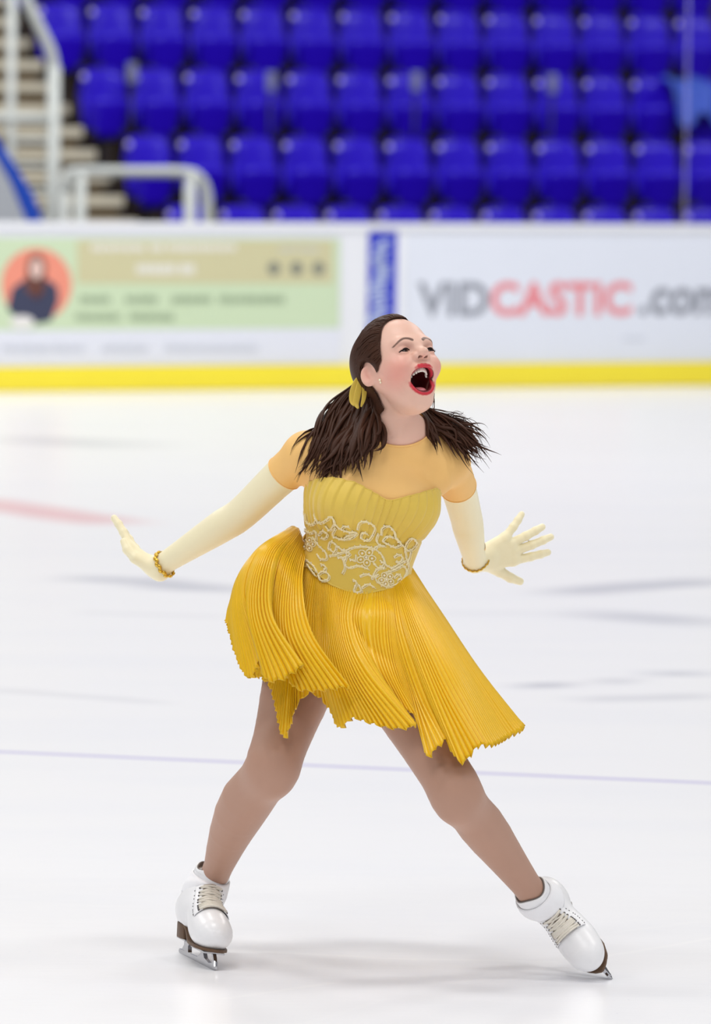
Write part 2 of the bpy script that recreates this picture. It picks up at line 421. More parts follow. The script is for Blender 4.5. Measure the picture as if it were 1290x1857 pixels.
def make_seat():
    root = empty('stadium_seat')
    v, f = shell(.425, .54, .1, .035, -.03)
    v = [(x, y + (z-.2)*.16 + .02, z+.34) for x, y, z in v]
    mk('backrest', v, f, seat_m, root, solid=.022, sub=1)
    v, f = shell(.40, .36, .1, .03, .045, taper=.3)
    v = [(x, -y*1.0 - .03 - z*.30, z+.27) for x, y, z in v]
    mk('seat', v, f, seat_m, root, solid=.028, sub=1)
    p = MB(); p.box((0, .06, .17), (.03, .04, .17)); p.box((0, -.02, .33), (.17, .05, .02)); p.box((0, .05, .01), (.06, .1, .012))
    p.build('pedestal', post_m, root, bevel=.006)
    a = MB()
    a.tube([(-.212, .09, .60), (-.214, .05, .70), (-.215, .01, .745), (-.215, -.03, .74)], [.016, .02, .022, .016], 10, 1)
    a.build('arm', seat_m, root)
    a = MB(); a.ball((-.205, -.005, .80), (.028, .02, .030)); a.build('painted_glint', glint_m, root)  # small pale ball added as a painted highlight, not a seat part
    return root
PITCH_S = .475
NUM = ['first', 'second', 'third', 'fourth', 'fifth', 'sixth', 'seventh', 'eighth', 'ninth', 'tenth', 'eleventh', 'twelfth', 'thirteenth', 'fourteenth', 'fifteenth']
ROWN = ['lowest row', 'second row up', 'third row up', 'fourth row up', 'topmost visible row']
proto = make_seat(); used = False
for k in range(5):
    b = ROW0 + DEP*k
    x0 = [(350, 391), (275, 255), (193, 125), (114, 8), (38, -105)][k]
    a0 = onS(*x0, b)[0]
    cnt = 0
    for i in range(15):
        a = a0 + PITCH_S*i
        d = S(a, b, .5+RISE*k) - CAMP
        px = 645 + FPX*np.dot(d, _R)/np.dot(d, _F)
        if px > 1345: break
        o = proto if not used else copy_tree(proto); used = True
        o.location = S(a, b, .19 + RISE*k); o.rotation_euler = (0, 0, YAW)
        tag(o, f'blue plastic flip-up stadium seat, {NUM[i]} from the stairs in the {ROWN[k]}', 'seat', 'blue stadium seats')
# pale number plates between some seats, and a turquoise cloth
plate_m = mat('plate grey', srgb(128, 132, 168), .5); noise_tint(plate_m, 5, .05)
for (x, y) in ((240, 132), (492, 148), (755, 148), (1003, 152)):
    b = ROW0+DEP*2-.22; a, z = onS(x, y, b)
    p = MB(); p.box(S(a, b, z), (.045, .012, .085), RS)
    o = p.build('seat_plate', plate_m, bevel=.01)
    tag(o, {240: 'small grey plate beside the first seat from the stairs, third row up', 492: 'small grey plate in the third seat row, second from the stairs',
            755: 'small grey plate in the third seat row, above the skater', 1003: 'small grey plate in the third seat row, nearest the turquoise cloth'}[x], 'plate', 'grey plates in the third seat row')
    p = MB(); p.tube([S(a, b+.01, z-.08), S(a, b+.03, .19+RISE*2)], .012, 8); p.build('post', post_m, o)
cloth_m = mat('turquoise cloth', srgb(58, 92, 206), .6); noise_tint(cloth_m, 5, .15)
b = ROW0+DEP*2-.05
a0, z0 = onS(1208, 140, b); a1, z1 = onS(1292, 232, b)
vs = []; fs = []; nx, ny = 24, 16
for j in range(ny+1):
    for i in range(nx+1):
        u, v = i/nx, j/ny
        a = a0+(a1-a0)*u; z = z0+(z1-z0)*v*(.85+.15*math.sin(9*u))
        fy = -.16*v - .10 - .025*math.sin(17*u+3*v) - .12*max(0, .3-v)**.5*0
        bb_ = b + fy + .22*max(0, .18-v)/.18
        vs.append(S(a, bb_, z+.02*math.sin(12*u)*(1-v)))
fs = [(j*(nx+1)+i, j*(nx+1)+i+1, (j+1)*(nx+1)+i+1, (j+1)*(nx+1)+i) for j in range(ny) for i in range(nx)]
tag(mk('draped_cloth', vs, fs, cloth_m, solid=.01, sub=1), 'turquoise cloth draped over a blue seat at the far right', 'cloth')

# ------------------------------------------------------------------ rails and the ramp wall at the left
rail_m = mat('rail paint', srgb(214, 220, 218), .4); noise_tint(rail_m, 6, .04)
def rail_path(pts, b):
    return [S(*((lambda q: (q[0], b, q[1]))(onS(x, y, b)))) for x, y in pts]
def foot(x, y, b, z=0.0):
    a, _ = onS(x, y, b); return S(a, b, z)
t = tag(empty('stair_railing', foot(96, 400, 5.2)), 'tall white stair railing with sloping handrail', 'railing')
r = MB(); r.tube(catmull(rail_path([(18, -75), (48, 0), (78, 62), (93, 96), (98, 125)], 5.2), 24), .042, 12); kid(r.build('handrail', rail_m), t)
r = MB(); a, z = onS(98, 120, 5.2); r.tube([S(a, 5.2, z), S(a, 5.2, 0)], .05, 12); kid(r.build('post', rail_m), t)
r = MB(); a, z = onS(22, -60, 5.2); r.tube([S(a, 5.2, z), S(a, 5.2, 0)], .035, 12); kid(r.build('post', rail_m), t)
r = MB(); r.tube(rail_path([(-30, 214), (98, 216)], 5.2), .04, 12); kid(r.build('crossbar', rail_m), t)
for y in (255, 300, 345, 390):
    r = MB(); r.tube(rail_path([(20, y), (98, y+1)], 5.2), .02, 10); kid(r.build('crossbar', rail_m), t)
t = tag(empty('guard_rail', foot(240, 400, 4.4)), 'low white guard rail with rounded end in front of the stairs', 'railing')
r = MB(); r.tube(catmull(rail_path([(118, 345), (122, 322), (138, 312), (240, 312), (335, 313), (360, 322), (373, 345), (377, 385), (378, 425)], 4.4), 60), .042, 12); kid(r.build('handrail', rail_m), t)
for x in (146, 345):
    r = MB(); a, z = onS(x, 314, 4.4); r.tube([S(a, 4.4, z), S(a, 4.4, 0)], .045, 12); kid(r.build('post', rail_m), t)
r = MB(); a, z = onS(118, 340, 4.4); r.tube([S(a, 4.4, z), S(a, 4.4, 0)], .035, 12); kid(r.build('post', rail_m), t)
ramp_m = mat('ramp wall', srgb(206, 212, 220), .5); noise_tint(ramp_m, 2, .04)
blue_m = mat('ramp cap blue', srgb(30, 84, 212), .45); noise_tint(blue_m, 2, .05)
def slab(pts, b, th):
    q = [onS(x, y, b) for x, y in pts]; m_ = MB(); m_.prism(q, lambda a, z, s: S(a, b + th*s, z)); return m_
rb = 2.2
zb = onS(0, 470, rb)
t = tag(empty('ramp_wall', foot(0, 420, rb)), 'pale sloping barrier with a blue edge behind the boards', 'barrier')
kid(slab([(-160, 20), (-12, 262), (50, 395), (58, 470), (-160, 470)], rb+.02, .10).build('panel', ramp_m, smooth=False), t)
kid(slab([(-160, -30), (-10, 240), (30, 300), (62, 352), (82, 405), (84, 470), (52, 470), (50, 402), (20, 330), (-12, 275), (-160, 30)], rb, .16).build('edge', blue_m, bevel=.02), t)
# clear screen standing on the boards at the far right
glass_m = mat('clear screen', (1, 1, 1, 1), .0, .3); gn_t = glass_m.node_tree; gn_b = gn_t.nodes['Principled BSDF']
tr_ = gn_t.nodes.new('ShaderNodeBsdfTransparent'); mx_ = gn_t.nodes.new('ShaderNodeMixShader'); lw_ = gn_t.nodes.new('ShaderNodeLayerWeight'); lw_.inputs[0].default_value = .08
gl_ = gn_t.nodes.new('ShaderNodeBsdfGlossy'); gl_.inputs['Roughness'].default_value = .02
gn_t.links.new(lw_.outputs['Fresnel'], mx_.inputs[0]); gn_t.links.new(tr_.outputs[0], mx_.inputs[1]); gn_t.links.new(gl_.outputs[0], mx_.inputs[2])
gn_t.links.new(mx_.outputs[0], gn_t.nodes['Material Output'].inputs[0])
edge_m = mat('screen edge', srgb(196, 190, 236), .25, .5, Alpha=.3); noise_tint(edge_m, 20, .03)
ga, _ = onS(1246, 300, .07)
t = tag(empty('clear_screen', S(ga, .07, BH+.042)), 'clear safety screen standing on the boards at the far right', 'screen')
m_ = MB(); m_.box(S(ga+1.2, .07, BH+.042+.9), (1.2, .006, .9), RS); kid(m_.build('pane', glass_m, smooth=False), t)
m_ = MB(); m_.box(S(ga-.008, .07, BH+.042+.9), (.006, .008, .9), RS); kid(m_.build('edge', edge_m, smooth=False), t)
# ------------------------------------------------------------------ implicit modelling of the skater's body
def nrm(v): v = np.array(v, float); return v/np.linalg.norm(v)
class Cone:
    def __init__(s, a, b, r1, r2, k=.02, t='x', sub=False):
        s.a, s.b, s.r1, s.r2, s.k, s.t, s.sub = np.array(a, float), np.array(b, float), r1, r2, k, t, sub
        s.c = (s.a+s.b)/2; s.R = np.linalg.norm(s.b-s.a)/2+max(r1, r2)
    def d(s, p):
        ba = s.b-s.a; pa = p-s.a; h = np.clip(pa@ba/(ba@ba), 0, 1)
        return np.linalg.norm(pa-h[:, None]*ba, axis=1)-(s.r1+(s.r2-s.r1)*h)
class Ell:
    def __init__(s, c, M, r, k=.02, t='x', sub=False):
        """M rows: local axes"""
        s.c, s.M, s.r, s.k, s.t, s.sub = np.array(c, float), np.array(M, float), np.array(r, float), k, t, sub
        s.R = max(r)
    def d(s, p):
        q = (p-s.c)@s.M.T
        k0 = np.linalg.norm(q/s.r, axis=1); k1 = np.linalg.norm(q/(s.r*s.r), axis=1)
        return k0*(k0-1)/(k1+1e-9)
class Loft:
    """a trunk: elliptical sections along an axis"""
    def __init__(s, o, A, X, Fr, secs, k=.02, t='x'):
        s.o, s.A, s.X, s.Fr, s.k, s.t, s.sub = o, A, X, Fr, k, t, False
        secs = np.array(secs, float)                # h, cx, cy, a, b, angle
        fine = catmull(secs, 240); s.h = fine[:, 0]; s.tab = fine[:, 1:]
        hm = (s.h[0]+s.h[-1])/2; s.c = o+A*hm; s.R = (s.h[-1]-s.h[0])/2+.2
    def d(s, p):
        q = p-s.o; h = q@s.A; x = q@s.X; y = q@s.Fr
        hc = np.clip(h, s.h[0], s.h[-1]); T = [np.interp(hc, s.h, s.tab[:, i]) for i in range(5)]
        x = x-T[0]; y = y-T[1]; ca, sa = np.cos(T[4]), np.sin(T[4])
        u = ca*x - sa*y; v = sa*x + ca*y            # sections turned about the axis
        a, b = T[2], T[3]
        k0 = np.sqrt((u/a)**2+(v/b)**2); k1 = np.sqrt((u/a**2)**2+(v/b**2)**2)
        side = k0*(k0-1)/(k1+1e-9)
        e = np.maximum(s.h[0]-h, h-s.h[-1])
        side = np.maximum(side, -np.minimum(a, b)*.98)
        out = np.where(e > 0, np.sqrt(np.maximum(side+.03, 0)**2+e**2)-.03, side)
        return out
class Chain:
    """one limb: a smooth path with a smoothly changing radius"""
    def __init__(s, pts, rads, k=.02, t='x', n=18):
        q = catmull(np.c_[np.array(pts, float), np.array(rads, float)], n); s.p, s.r = q[:, :3], q[:, 3]
        s.k, s.t, s.sub = k, t, False
        s.c = (s.p.min(0)+s.p.max(0))/2; s.R = np.linalg.norm(s.p-s.c, axis=1).max()+s.r.max()
    def d(s, p):
        out = np.full(len(p), 1e3)
        for i in range(len(s.p)-1):
            a, ba = s.p[i], s.p[i+1]-s.p[i]; pa = p-a; h = np.clip(pa@ba/(ba@ba), 0, 1)
            out = np.minimum(out, np.linalg.norm(pa-h[:, None]*ba, axis=1)-(s.r[i]+(s.r[i+1]-s.r[i])*h))
        return out
def smin(a, b, k):
    h = np.maximum(k-np.abs(a-b), 0)/k
    return np.minimum(a, b)-h*h*k*.25
def sdf(p, prims):
    d = np.full(len(p), 1e3)
    for q in prims:
        e = q.d(p)
        d = -smin(-d, e, q.k) if q.sub else smin(d, e, q.k)
    return d
def near_prims(prims, c, r):
    return [q for q in prims if np.linalg.norm(q.c-c) < q.R+r+q.k+.012]
def field(p, prims, cell=.09):
    """the distance field at scattered points, gathering them in cells so that only near shapes count"""
    p = np.asarray(p, float); out = np.full(len(p), .05)
    if not len(p): return out
    key = np.floor(p/cell).astype(int); key -= key.min(0); m = key.max(0)+1
    idx = (key[:, 0]*m[1]+key[:, 1])*m[2]+key[:, 2]; order = np.argsort(idx, kind='stable'); si = idx[order]
    cut = np.flatnonzero(np.diff(si))+1
    for g in np.split(order, cut):
        c = p[g].mean(0); r = np.linalg.norm(p[g]-c, axis=1).max()
        n = near_prims(prims, c, r+.03)
        if n: out[g] = sdf(p[g], n)
    return out
def grad(p, prims, e=.0006):
    g = np.zeros_like(p)
    for i in range(3):
        o = np.zeros(3); o[i] = e; g[:, i] = field(p+o, prims)-field(p-o, prims)
    return g/(np.linalg.norm(g, axis=1)[:, None]+1e-12)
def project(p, prims, it=3):
    for _ in range(it):
        p = p-grad(p, prims)*np.clip(field(p, prims), -.008, .008)[:, None]
    return p
def surface(prims, h, lo, hi, B=8):
    """surface nets on a sparse grid"""
    lo = np.array(lo, float); n = (np.ceil((np.array(hi)-lo)/h/B).astype(int))*B
    V = np.ones(tuple(n+1), np.float32)
    loc = np.stack(np.meshgrid(*[np.arange(B+1)]*3, indexing='ij'), -1).reshape(-1, 3)
    hd = h*B*.5*math.sqrt(3)
    ks = np.stack(np.meshgrid(*[np.arange(q//B) for q in n], indexing='ij'), -1).reshape(-1, 3)
    cs = lo+(ks+.5)*B*h
    dc = np.full(len(cs), 1e3)
    for q in prims:
        if not q.sub: dc = np.minimum(dc, q.d(cs) if not isinstance(q, Ell) else np.maximum(np.linalg.norm(cs-q.c, axis=1)-q.R, np.minimum(q.d(cs), .5)))
    for k, c, d in zip(ks, cs, dc):
        if d > hd*1.6+.03: continue
        pr = near_prims(prims, c, hd)
        if not pr: continue
        v = sdf(lo+(k*B+loc)*h, pr)
        a = k*B; V[a[0]:a[0]+B+1, a[1]:a[1]+B+1, a[2]:a[2]+B+1] = v.reshape(B+1, B+1, B+1)
    ins = V < 0
    corners = [ins[i:ins.shape[0]-1+i, j:ins.shape[1]-1+j, k:ins.shape[2]-1+k] for i in (0, 1) for j in (0, 1) for k in (0, 1)]
    cnt = sum(c.astype(np.int8) for c in corners); act = (cnt > 0) & (cnt < 8)
    ci = np.argwhere(act); idm = np.full(act.shape, -1, np.int64); idm[tuple(ci.T)] = np.arange(len(ci))
    acc = np.zeros((len(ci), 3)); num = np.zeros(len(ci))
    off = [(i, j, k) for i in (0, 1) for j in (0, 1) for k in (0, 1)]
    val = {o: V[ci[:, 0]+o[0], ci[:, 1]+o[1], ci[:, 2]+o[2]].astype(float) for o in off}
    for o in off:
        for ax in range(3):
            if o[ax]: continue
            o2 = tuple(1 if i == ax else q for i, q in enumerate(o))
            a, b = val[o], val[o2]; m = (a < 0) != (b < 0)
            t = np.where(m, a/np.where(m, a-b, 1), 0)
            pt = np.tile(np.array(o, float), (len(ci), 1)); pt[:, ax] += t
            acc[m] += pt[m]; num[m] += 1
    vs = lo+(ci+acc/num[:, None])*h
    fs = []
    for ax in range(3):
        sl0 = [slice(1, -1)]*3; sl0[ax] = slice(0, -1)
        sl1 = [slice(1, -1)]*3; sl1[ax] = slice(1, None)
        a = ins[tuple(sl0)]; b = ins[tuple(sl1)]
        e = np.argwhere(a != b); s0 = a[tuple(e.T)]
        base = e.copy()
        for i in range(3):
            if i != ax: base[:, i] += 1
        u, w = [(1, 2), (2, 0), (0, 1)][ax]
        def at(du, dw):
            q = base.copy(); q[:, u] -= du; q[:, w] -= dw; return idm[q[:, 0], q[:, 1], q[:, 2]]
        qd = np.stack([at(1, 1), at(0, 1), at(0, 0), at(1, 0)], 1)
        qd[~s0] = qd[~s0][:, ::-1]; fs.append(qd)
    fs = np.concatenate(fs); fs = fs[(fs >= 0).all(1)]
    return vs, fs

# ---- pose: picture points with depths behind the skater's plane
LK = P(494, 1392, -.12); LA = P(388, 1592, .14); LH = P(570, 1150, .08)         # leg at the picture's left
RK = P(829, 1441, -.29); RA = P(968, 1622, -.105); RH = P(676, 1160, -.07)       # leg at the picture's right
PEL = P(622, 1125, .01); NEC = P(729, 797, -.01)
AX = nrm(NEC-PEL); AL = float(np.linalg.norm(NEC-PEL))
LX = nrm(np.array([1., 0, 0])-AX[0]*AX); LF = np.cross(LX, AX)                   # across, and out of the chest
LS, LE, LW = P(553, 822, -.02), P(440, 930, .09), P(288, 1028, .20)              # arm at the picture's left
RSH, RE, RW = P(818, 836, .05), P(845, 935, .25), P(862, 1019, .40)               # arm at the picture's right
HC = P(723, 665, -.05)                                                           # middle of the head
yaw, pit, rol = math.radians(33), math.radians(28), math.radians(0)
HF = np.array([math.sin(yaw)*math.cos(pit), -math.cos(yaw)*math.cos(pit), math.sin(pit)])
HU = np.array([-math.sin(yaw)*math.sin(pit), math.cos(yaw)*math.sin(pit), math.cos(pit)])
HS = np.cross(HU, HF)
HM = np.array([HF, HS, HU])
def H(f, s, u): return HC+HF*f+HS*s+HU*u

R_ = math.radians
torso = [Loft(PEL, AX, LX, LF, [
    # h, cx, cy, half width, half depth, turn
    (-.115, -.006, -.015, .120, .088, R_(-14)), (-.05, -.004, -.012, .156, .106, R_(-14)), (.0, -.004, -.008, .160, .108, R_(-12)),
    (.06, -.004, .0, .142, .097, R_(-8)), (.115, -.006, .004, .119, .086, R_(-2)), (.15, -.012, .006, .113, .081, R_(3)),
    (.20, -.021, .004, .124, .085, R_(8)), (.25, -.027, .0, .134, .092, R_(12)), (.305, -.030, -.006, .139, .093, R_(15)),
    (.35, -.022, -.012, .140, .078, R_(17)), (.385, -.010, -.018, .105, .058, R_(18)), (.42, -.002, -.020, .055, .045, R_(18))], .03, 'torso')]
CHF = nrm(LF*math.cos(R_(15))+LX*math.sin(R_(15))); CHX = nrm(np.cross(AX, CHF))
CHM = np.array([CHF, CHX, AX])
for (px, py, s) in ((628, 912, -1), (742, 918, 1)):
    c = P(px, py, 0); c = c - CHF*np.dot(c-PEL, CHF) + CHF*.062
    # keep the picture place while moving to the chest's depth
    yd = c[1]; c = P(px, py, yd)
    torso.append(Ell(c, CHM, (.050, .058, .054), .05, 'torso'))
torso += [Cone(P(600, 815, -.0), P(690, 785, .01), .040, .040, .06, 'torso'), Cone(P(800, 832, .045), P(750, 790, .02), .036, .038, .05, 'torso'),
          Cone(LS, P(600, 850, -.0), .041, .05, .04, 'torso'), Cone(RSH, P(790, 850, .03), .034, .045, .04, 'torso')]
neck = [Cone(P(722, 812, .0), H(-.036, 0, -.055), .0445, .040, .035, 'head')]
sides = []
def limb(pts, rads, k, t):
    return [Chain(pts, rads, k, t)]
def mix(a, b, t): return a+(b-a)*t
def leg(h, kn, an, t, out):
    kf = nrm(np.cross(np.cross(an-h, kn-h), an-h)) if np.linalg.norm(np.cross(an-h, kn-h)) > 1e-6 else np.array([0, -1., 0])
    back = -kf*.012; fw = kf*.010; bow = np.array([-.016, 0, .0]) if out < 0 else np.zeros(3)
    pr = limb([h, mix(h, kn, .3), mix(h, kn, .65)+fw*.5, mix(h, kn, .9)+fw*.3, kn, mix(kn, an, .14)+back*.2+bow*.45, mix(kn, an, .34)+back+bow, mix(kn, an, .62)+back*.6+bow*.85, mix(kn, an, .90)+bow*.2, an+nrm(an-kn)*.022],
              [.090, .082, .0655, .0570,   .0530, .0525, .0560, .0445, .0312, .032] if out < 0 else [.090, .080, .0625, .0535, .0490, .0465, .0490, .0400, .0312, .032], .03, t)
    pr.append(Ell(kn+kf*.012, np.eye(3), (.030, .030, .042), .06, t))
    return pr
legs = leg(LH, LK, LA, 'legl', -1)+leg(RH, RK, RA, 'legr', 1)
arms = limb([LS+np.array([.004, 0, -.003]), mix(LS, LE, .4), LE, mix(LE, LW, .25), mix(LE, LW, .7), LW], [.0435, .039, .0350, .0345, .0265, .0215], .02, 'arml')
arms += limb([RSH+np.array([-.006, 0, -.003]), mix(RSH, RE, .4), RE, mix(RE, RW, .25), mix(RE, RW, .7), RW], [.041, .038, .0345, .0335, .027, .0225], .02, 'armr')
def hand(w, d, pn, th, t, spread, curl, thumb, sc=1.0, spl=(0, 0, 0, 0)):
    """d: towards the knuckles, pn: palm normal, th: thumb side; spread and curl per finger from index to little"""
    d, pn, th = nrm(d), nrm(pn), nrm(th); pr = []
    L = [(.044, .026, .020), (.047, .030, .021), (.044, .027, .020), (.034, .020, .018)]
    base = [(.083, .026), (.087, .006), (.081, -.014), (.072, -.031)]
    kn = []
    for i in range(4):
        a0 = w+d*.008*sc+th*(.013-.009*i)*sc; b0 = w+(d*base[i][0]+th*base[i][1])*sc
        pr.append(Cone(a0, b0, .0135*sc, .0115*sc, .012, t)); kn.append(b0)
    pr.append(Cone(w+(d*.02-th*.012+pn*.006)*sc, w+(d*.05-th*.018+pn*.006)*sc, .013*sc, .011*sc, .012, t))
    pr.append(Cone(w-(d*.012)*sc, w+d*.02*sc, .021*sc, .018*sc, .015, t))
    for i in range(4):
        sa = R_(spread[i]); fd = nrm(d*math.cos(sa)+th*math.sin(sa)); p = kn[i]; ca = R_(curl[i][0])
        for j in range(3):
            dd = fd*math.cos(ca)+pn*math.sin(ca); q = p+dd*L[i][j]*sc
            r0 = (.0098, .0088, .0080)[j]*(.92 if i == 3 else 1)*sc; r1 = (.0088, .0080, .0068)[j]*(.92 if i == 3 else 1)*sc
            pr.append(Cone(p, q, r0, r1, .004 if j else .008, t)); p = q
            if j < 2: ca += R_(curl[i][j+1])
    t0 = w+(d*.018+th*.016+pn*.006)*sc; dirs = thumb
    p = t0
    for j, (td, tn, tt, ln) in enumerate(dirs):
        q = p+nrm(d*td+pn*tn+th*tt)*ln*sc
        pr.append(Cone(p, q, (.0150, .0112, .0098)[j]*sc, (.0118, .0098, .0076)[j]*sc, .010 if j == 0 else .004, t)); p = q
    return pr
# picture-left hand, seen from its thumb side, bent back at the wrist
dl = nrm(P(236, 993, .245)-P(286, 1034, .20)); tl = nrm(np.array([.12, -1, .05])); tl = nrm(tl-dl*np.dot(tl, dl)); pl = np.cross(tl, dl)
hand_l = hand(LW+np.array([-.004, 0, -.006]), dl, pl, tl, 'handl', (4, 1, -2, -6), ((-24, 6, 5), (-22, 6, 5), (-19, 6, 5), (-15, 6, 5)),
              ((.82, .20, .50, .036), (.95, -.12, .16, .030), (.90, -.42, .02, .024)), .90)
# picture-right hand, spread wide, thumb down
dr = nrm(np.array([.82, .38, .24])); tr = np.array([.10, .12, -.98]); tr = nrm(tr-dr*np.dot(tr, dr)); pr_ = np.cross(dr, tr)
hand_r = hand(RW+np.array([.010, .01, .004]), dr, pr_, tr, 'handr', (4, -5, -10, -33), ((-4, 5, 4), (-8, 5, 4), (-5, 6, 4), (4, 7, 5)),
              ((.70, .15, .62, .044), (.72, .05, .68, .033), (.80, .0, .55, .027)), .98)

# ---- head
def ring(n, f):
    return [f(2*math.pi*i/n) for i in range(n)]
def lip_pt(a):
    """outline of the open mouth in head coordinates; a runs round from her left corner over the upper lip"""
    s = .0310*math.copysign(abs(math.cos(a))**.85, math.cos(a)); v = math.sin(a)
    u = -.0595+(.0205*v if v > 0 else .0335*v)
    if v > 0: u -= .0016*math.exp(-(s/.0055)**2)
    if v < 0: s *= 1-.08*v*v
    f = .0620+(.0275*v**1.2 if v > 0 else -.0040*abs(v)+.004*abs(v))
    return H(f, s, u)
MN = 26
LIPS = ring(MN, lip_pt)
head = [Ell(H(-.010, 0, .024), HM, (.094, .0745, .086), .02, 'head'),
        Ell(H(.024, 0, -.022), HM, (.060, .0605, .070), .03, 'head'),
        Ell(H(.018, 0, -.070), HM, (.046, .046, .050), .018, 'head'),
        Cone(H(-.002, -.052, -.034), H(.034, -.016, -.091), .0180, .0172, .016, 'head'), Cone(H(-.002, .052, -.034), H(.034, .016, -.091), .0180, .0172, .016, 'head'),
        Cone(H(.036, -.008, -.095), H(.036, .008, -.095), .0178, .0178, .02, 'head'),
        Cone(H(.004, 0, -.068), H(-.02, 0, -.060), .023, .036, .016, 'head'),
        Ell(H(.061, -.036, -.030), HM, (.022, .022, .020), .025, 'head'), Ell(H(.061, .036, -.030), HM, (.022, .022, .020), .025, 'head'),
        Cone(H(.073, -.036, .021), H(.079, -.012, .017), .010, .011, .018, 'head'), Cone(H(.073, .036, .021), H(.079, .012, .017), .010, .011, .018, 'head'),
        Ell(H(.090, -.0325, .001), HM, (.010, .0165, .0095), .012, 'head', True), Ell(H(.090, .0325, .001), HM, (.010, .0165, .0095), .012, 'head', True),
        Cone(H(.080, 0, .012), H(.0970, 0, -.0110), .0075, .0095, .012, 'head'),
        Ell(H(.0995, 0, -.0125), HM, (.0115, .0120, .0100), .008, 'head'),
        Ell(H(.0870, -.0142, -.0165), HM, (.0120, .0082, .0085), .004, 'head'), Ell(H(.0870, .0142, -.0165), HM, (.0120, .0082, .0085), .004, 'head'),
        Cone(H(.0975, -.0070, -.0255), H(.0900, -.0080, -.0150), .0046, .0036, .002, 'head', True), Cone(H(.0975, .0070, -.0255), H(.0900, .0080, -.0150), .0046, .0036, .002, 'head', True)]
for s in (-1, 1):                                                       # eyelids closed to a narrow slit
    E = H(.0715, .0325*s, .0005)
    head += [Ell(E, HM, (.0142, .0148, .0135), .004, 'head')]
    head += [Ell(H(.0850, .0325*s, -.0008), HM, (.0060, .0118, .0026), .0010, 'head', True)]
# fullness round the mouth, then the opening, then the lips
head += [Cone(LIPS[i]-HF*.0085, LIPS[(i+1) % MN]-HF*.0085, .0058, .0058, .012, 'head') for i in range(MN)]
MA = np.array([nrm(HF*.90-HU*.43), HS, nrm(HU*.90+HF*.43)])
MOUTH = Ell(H(.063, 0, -.0705), MA, (.046, .0285, .0240), .003, 'head', True)
MOUTH2 = Ell(H(.076, 0, -.0575), MA, (.038, .0280, .0195), .003, 'head', True)
MOUTH3 = Ell(H(.052, 0, -.0620), MA, (.040, .0270, .0290), .003, 'head', True)
head += [MOUTH, MOUTH2, MOUTH3]
def liprad(i):
    a = 2*math.pi*i/MN; return .0041+(-.0003 if math.sin(a) > 0 else .0014)*abs(math.sin(a))
lipprims = [Cone(LIPS[i], LIPS[(i+1) % MN], liprad(i), liprad(i+1), .003, 'head') for i in range(MN)]
head += lipprims
for s in (-1, 1):
    EM = np.array([HF, nrm(HS*.80*s+HF*.55), HU]); EM[0] = nrm(np.cross(EM[1], EM[2]))
    c = H(-.012, .0755*s, -.016)
    head += [Ell(c, EM, (.0170, .0065, .0235), .006, 'head'), Ell(c+HS*s*.007+HF*.003+HU*.002, EM, (.0105, .0062, .0150), .005, 'head', True),
             Ell(H(-.006, .0735*s, -.013), HM, (.006, .005, .008), .005, 'head')]
ALL = torso+legs+arms+hand_l+hand_r+neck+head

lo = np.array([-.62, -.46, .02]); hi = np.array([.48, .62, 1.50])
bv, bf = surface(ALL, .0042, lo, hi)
bv = project(bv, ALL, 2)
skin_mesh = (bv, bf)
# ------------------------------------------------------------------ the body mesh: one surface, finer at head and hands
def refine(me, centre, rad, times, prims):
    for k in range(times):
        bm = bmesh.new(); bm.from_mesh(me)
        c = Vector(centre)
        es = [e for e in bm.edges if (e.verts[0].co-c).length < rad and (e.verts[1].co-c).length < rad]
        bmesh.ops.subdivide_edges(bm, edges=es, cuts=1, use_grid_fill=True)
        bm.to_mesh(me); bm.free()
        co = np.array([v.co[:] for v in me.vertices]); m = np.linalg.norm(co-np.array(centre), axis=1) < rad*1.05
        co[m] = project(co[m], prims, 2); me.vertices.foreach_set('co', co.ravel()); me.update()
skater = mk('person', bv, bf, None)
body = skater.data
refine(body, H(.0, 0, -.02), .16, 1, ALL)
refine(body, H(.075, 0, -.035), .085, 1, ALL)
for hp in (LW+dl*.08, RW+dr*.08): refine(body, hp, .125, 1, ALL)
body.polygons.foreach_set('use_smooth', [True]*len(body.polygons))
BC = np.array([v.co[:] for v in body.vertices])
def lin(r, g, b): return np.array(srgb(r, g, b)[:3])
def soft(x, a, b): t = np.clip((x-a)/(b-a), 0, 1); return t*t*(3-2*t)
SKIN, LIP, CAVE, BROW, BLUSH = lin(230, 187, 168), lin(204, 50, 64), lin(96, 22, 26), lin(84, 56, 46), lin(232, 118, 112)
col = np.tile(SKIN, (len(BC), 1))
hl = (BC-HC)@HM.T                                            # head coordinates
nearh = np.linalg.norm(BC-HC, axis=1) < .17
def paint(fac, c):
    global col
    fac = np.clip(fac, 0, 1)[:, None]*nearh[:, None]; col = col*(1-fac)+c*fac
